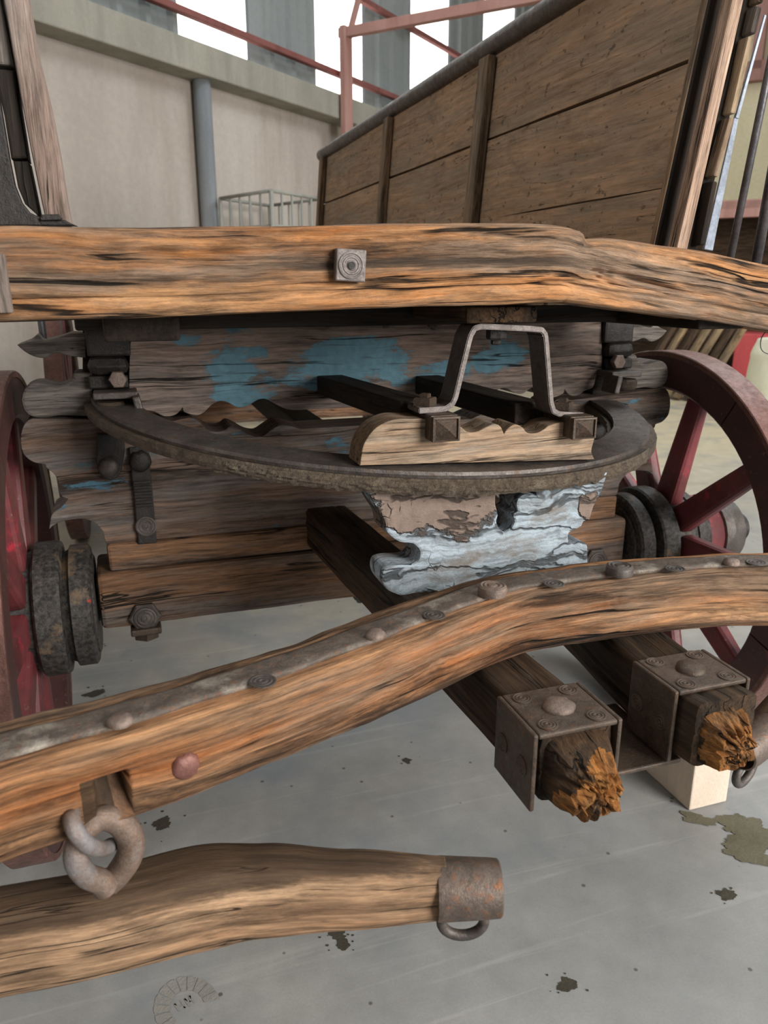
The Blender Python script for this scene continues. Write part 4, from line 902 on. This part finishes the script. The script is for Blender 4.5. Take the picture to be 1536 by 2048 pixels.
# --- wheels
def make_wheel(name, parent, cx, cy, cz, R, out, seed):
    """out = +1 when the outer face looks towards +X"""
    Wl = part_empty(name, parent, (cx, cy, cz)); T = lambda u: (cx+out*u)
    prof = [(.05, -.125), (.088, -.125), (.092, -.123), (.092, -.121), (.106, -.120), (.112, -.116), (.112, -.086), (.104, -.082), (.100, -.074), (.120, -.071), (.123, -.066), (.123, -.03), (.118, -.026), (.108, -.024), (.108, .03), (.112, .032), (.112, .05)]
    lathe('hub', prof+[(.10, .052), (.092, .08)], (cx, cy, cz), (out, 0, 0), M['hub'], Wl, 40)
    lathe('nave', [(.092, .078), (.088, .11), (.084, .125)], (cx, cy, cz), (out, 0, 0), M['red'], Wl, 32)
    lathe('hub_band', [(.086, .124), (.090, .126), (.090, .15), (.086, .152)], (cx, cy, cz), (out, 0, 0), M['iron'], Wl, 32)
    lathe('hub_cap', [(.082, .152), (.084, .156), (.078, .19), (.06, .205), (.03, .21)], (cx, cy, cz), (out, 0, 0), M['iron'], Wl, 32)
    lathe('axle_arm', [(.035, -.2), (.035, .24), (.02, .245)], (cx, cy, cz), (out, 0, 0), M['black'], Wl, 20)
    ns = 10; ro = R-.012; ri = R-.082
    for i in range(ns):
        a = math.radians(15+36*i); dv = Vector((0, -math.sin(a), math.cos(a))); c = Vector((cx, cy, cz))
        obox('spoke', c+dv*.098, c+dv*(ri+.012)+Vector((0, 0, 0)), .062, .036, M['red'], Wl, up=(1, 0, 0), bev=.009, taper=.74)
    nf_ = 5; w2 = .029
    for i in range(nf_):
        a0 = math.radians(33+72*i+.25); a1 = math.radians(33+72*(i+1)-.25); n = 16; vs = []; fs = []; g = []
        for j in range(n+1):
            a = a0+(a1-a0)*j/n
            for r, u in ((ri, -w2+.006), (ri+.006, -w2), (ro, -w2), (ro, w2), (ri+.006, w2), (ri, w2-.006)):
                vs.append((cx+out*u, cy-math.sin(a)*r, cz+math.cos(a)*r)); g.append((a*R, r, u))
        for j in range(n):
            for q in range(6): fs.append((j*6+q, j*6+(q+1) % 6, j*6+6+(q+1) % 6, j*6+6+q))
        fs += [tuple(range(6))[::-1], tuple(n*6+q for q in range(6))]
        o = mesh('felloe', vs, fs, M['felloe'], Wl, g)
        bm = bmesh.new(); bm.from_mesh(o.data); bmesh.ops.recalc_face_normals(bm, faces=bm.faces); bm.to_mesh(o.data); bm.free()
    n = 90; vs = []; fs = []; w3 = .031
    for j in range(n):
        a = 2*math.pi*j/n
        for r, u in ((ro+.0003, -w3), (R-.002, -w3), (R, -w3+.002), (R, w3-.002), (R-.002, w3), (ro+.0003, w3)): vs.append((cx+out*u, cy-math.sin(a)*r, cz+math.cos(a)*r))
    for j in range(n):
        j2 = (j+1) % n
        for q in range(6): fs.append((j*6+q, j*6+(q+1) % 6, j2*6+(q+1) % 6, j2*6+q))
    o = mesh('iron_tyre', vs, fs, M['tyre'], Wl)
    bm = bmesh.new(); bm.from_mesh(o.data); bmesh.ops.recalc_face_normals(bm, faces=bm.faces); bm.to_mesh(o.data); bm.free()
    return Wl
M['tyre'] = iron('rusty_tyre_iron', S(112, 78, 70), S(96, 62, 52), S(140, 118, 108), .55, .64, .5, .25, .5)
WR = .43
make_wheel('front_wheel', WG, XC-.682, 1.43, WR, WR, -1, 1); make_wheel('front_wheel', WG, XC+.682, 1.43, WR, WR, 1, 2)
make_wheel('rear_wheel', WG, XC-.70, 3.3, .5, .5, -1, 3); make_wheel('rear_wheel', WG, XC+.70, 3.3, .5, .5, 1, 4)
box('rear_axle', (XC-.56, 3.24, .44), (XC+.56, 3.36, .56), M['axle'], WG, 'x', .006); box('rear_bolster', (XC-.45, 3.25, .561), (XC+.45, 3.35, .9355), M['bed'], WG, 'x', .006)
box('reach_pole', (XC-.04, 1.5, .57), (XC+.04, 3.245, .64), M['dark'], WG, 'y', .006)

# ------------------------------------------------------------------ swingletrees
SZ = .455
sa = [(-420, 1960), (-200, 1925), (0, 1882), (200, 1845), (400, 1795), (530, 1780), (700, 1779), (890, 1777)]
hh = [95, 104, 108, 105, 107, 96, 84, 66]
SP = [at(x, y, Z=SZ-.004) for x, y in sa]
def pxm(x, y): p = at(x, y, Z=SZ); return (p-CAM).length/math.sqrt(FPX**2+(x-768)**2+(y-1024)**2)
SH = [2*h*pxm(x, y)*.93 for h, (x, y) in zip(hh, sa)]; ST = [i/(len(sa)-1) for i in range(len(sa))]
swt = thing('swingletree', 'long worn wooden swingletree with iron ferrule hanging from the splinter bar', 'swingletree', tuple(Vector((SP[4].x, SP[4].y, 0))), 'swingletrees')
swf = crackf(5, 12, .12, .002, .05, .6)
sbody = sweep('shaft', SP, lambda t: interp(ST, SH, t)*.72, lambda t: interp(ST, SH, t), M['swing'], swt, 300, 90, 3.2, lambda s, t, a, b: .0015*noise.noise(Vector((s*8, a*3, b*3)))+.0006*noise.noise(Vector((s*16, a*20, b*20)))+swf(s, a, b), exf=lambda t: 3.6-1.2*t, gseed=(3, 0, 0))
e = SP[-1]; dd = (SP[-1]-SP[-2]).normalized(); fr0 = SH[-1]/2
f = lathe('ferrule', [(fr0*.80, -.008), (fr0*.98, -.008), (fr0*1.0, -.004), (fr0*.93, .040), (fr0*.90, .0505), (fr0*.86, .052), (fr0*.78, .052), (fr0*.76, .02), (fr0*.2, .018)], e, dd, M['ferrule'], swt, 36, True)
f.data.set_sharp_from_angle(angle=math.radians(30))
c = e+dd*.018+Vector((0, 0, -fr0*.86-.008)); Lp = []
for i in range(28):
    a = 2*math.pi*i/28; Lp.append(c+dd*(.0205*math.cos(a))+Vector((0, 0, .0165*math.sin(a)-.006)))
tube('trace_eye', Lp, .0052, M['iron'], swt, 28, 14, True, up=tuple(dd.cross(Vector((0, 0, 1)))))
# heavy open link from the hook into the shaft
lc = [(216, 1768), (236, 1748), (257, 1715), (262, 1682), (248, 1652), (222, 1636), (196, 1638), (170, 1660), (154, 1690), (152, 1722), (172, 1750), (200, 1762), (212, 1775)]
Yl = [.582, .584, .584, .584, .582, .58, .577, .572, .568, .566, .57, .574, .577]
LP = [at(x, y, Y=Y) for (x, y), Y in zip(lc, Yl)]
tube('link', LP, lambda t: .0105+.0010*math.sin(t*math.pi*2), M['chain'], swt, 90, 18, up=(0, 1, 0))
# second swingletree, only its end shows at the right edge
r0 = at(1500, 1508, Z=.45); rd = Vector((.86, .50, .10)).normalized()
rd = (at(1536, 1450, Z=.45)-at(1480, 1500, Z=.45)); rd = Vector((rd.x, rd.y*.75, .012)).normalized(); r0 = at(1478, 1508, Z=.455)
s2 = thing('swingletree', 'dark iron ferrule end of a second swingletree at the right edge', 'swingletree', (r0.x+.3, r0.y+.2, 0), 'swingletrees')
lathe('ferrule', [(.004, .02), (.0185, .016), (.0195, -.001), (.0215, 0), (.0235, .012), (.026, .062), (.0235, .064)], r0, rd, M['ferrule'], s2, 36)
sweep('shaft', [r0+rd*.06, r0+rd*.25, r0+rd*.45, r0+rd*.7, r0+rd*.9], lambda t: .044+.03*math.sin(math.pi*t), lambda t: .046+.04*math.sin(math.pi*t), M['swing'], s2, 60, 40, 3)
c = r0+rd*.022+Vector((0, 0, -.027)); Lp = [c+rd*(.020*math.cos(2*math.pi*i/28))+Vector((0, 0, .0165*math.sin(2*math.pi*i/28)-.008)) for i in range(28)]
tube('trace_eye', Lp, .0052, M['iron'], s2, 28, 14, True, up=tuple(rd.cross(Vector((0, 0, 1)))))
tube('link', [r0+rd*.45+Vector((0, 0, .0)), r0+rd*.45+Vector((.03, 0, .07)), r0+rd*.45+Vector((0, .02, .13)), r0+rd*.45+Vector((-.03, 0, .07)), r0+rd*.45+Vector((0, 0, .0))], .009, M['chain'], s2, 40, 12, up=(0, 1, 0))
# ------------------------------------------------------------------ chock block by the right wheel
b0, b1, b2 = at(1378, 1622, Z=0), at(1455, 1605, Z=0), at(1262, 1545, Z=0)
bk = box('chock_block', (b0.x, b0.y, 0), (b1.x, b0.y+.25, .135), M['block'], None, 'y', .003)
tag(bk, 'pale cast block on the floor below the iron capped beam ends', 'block')
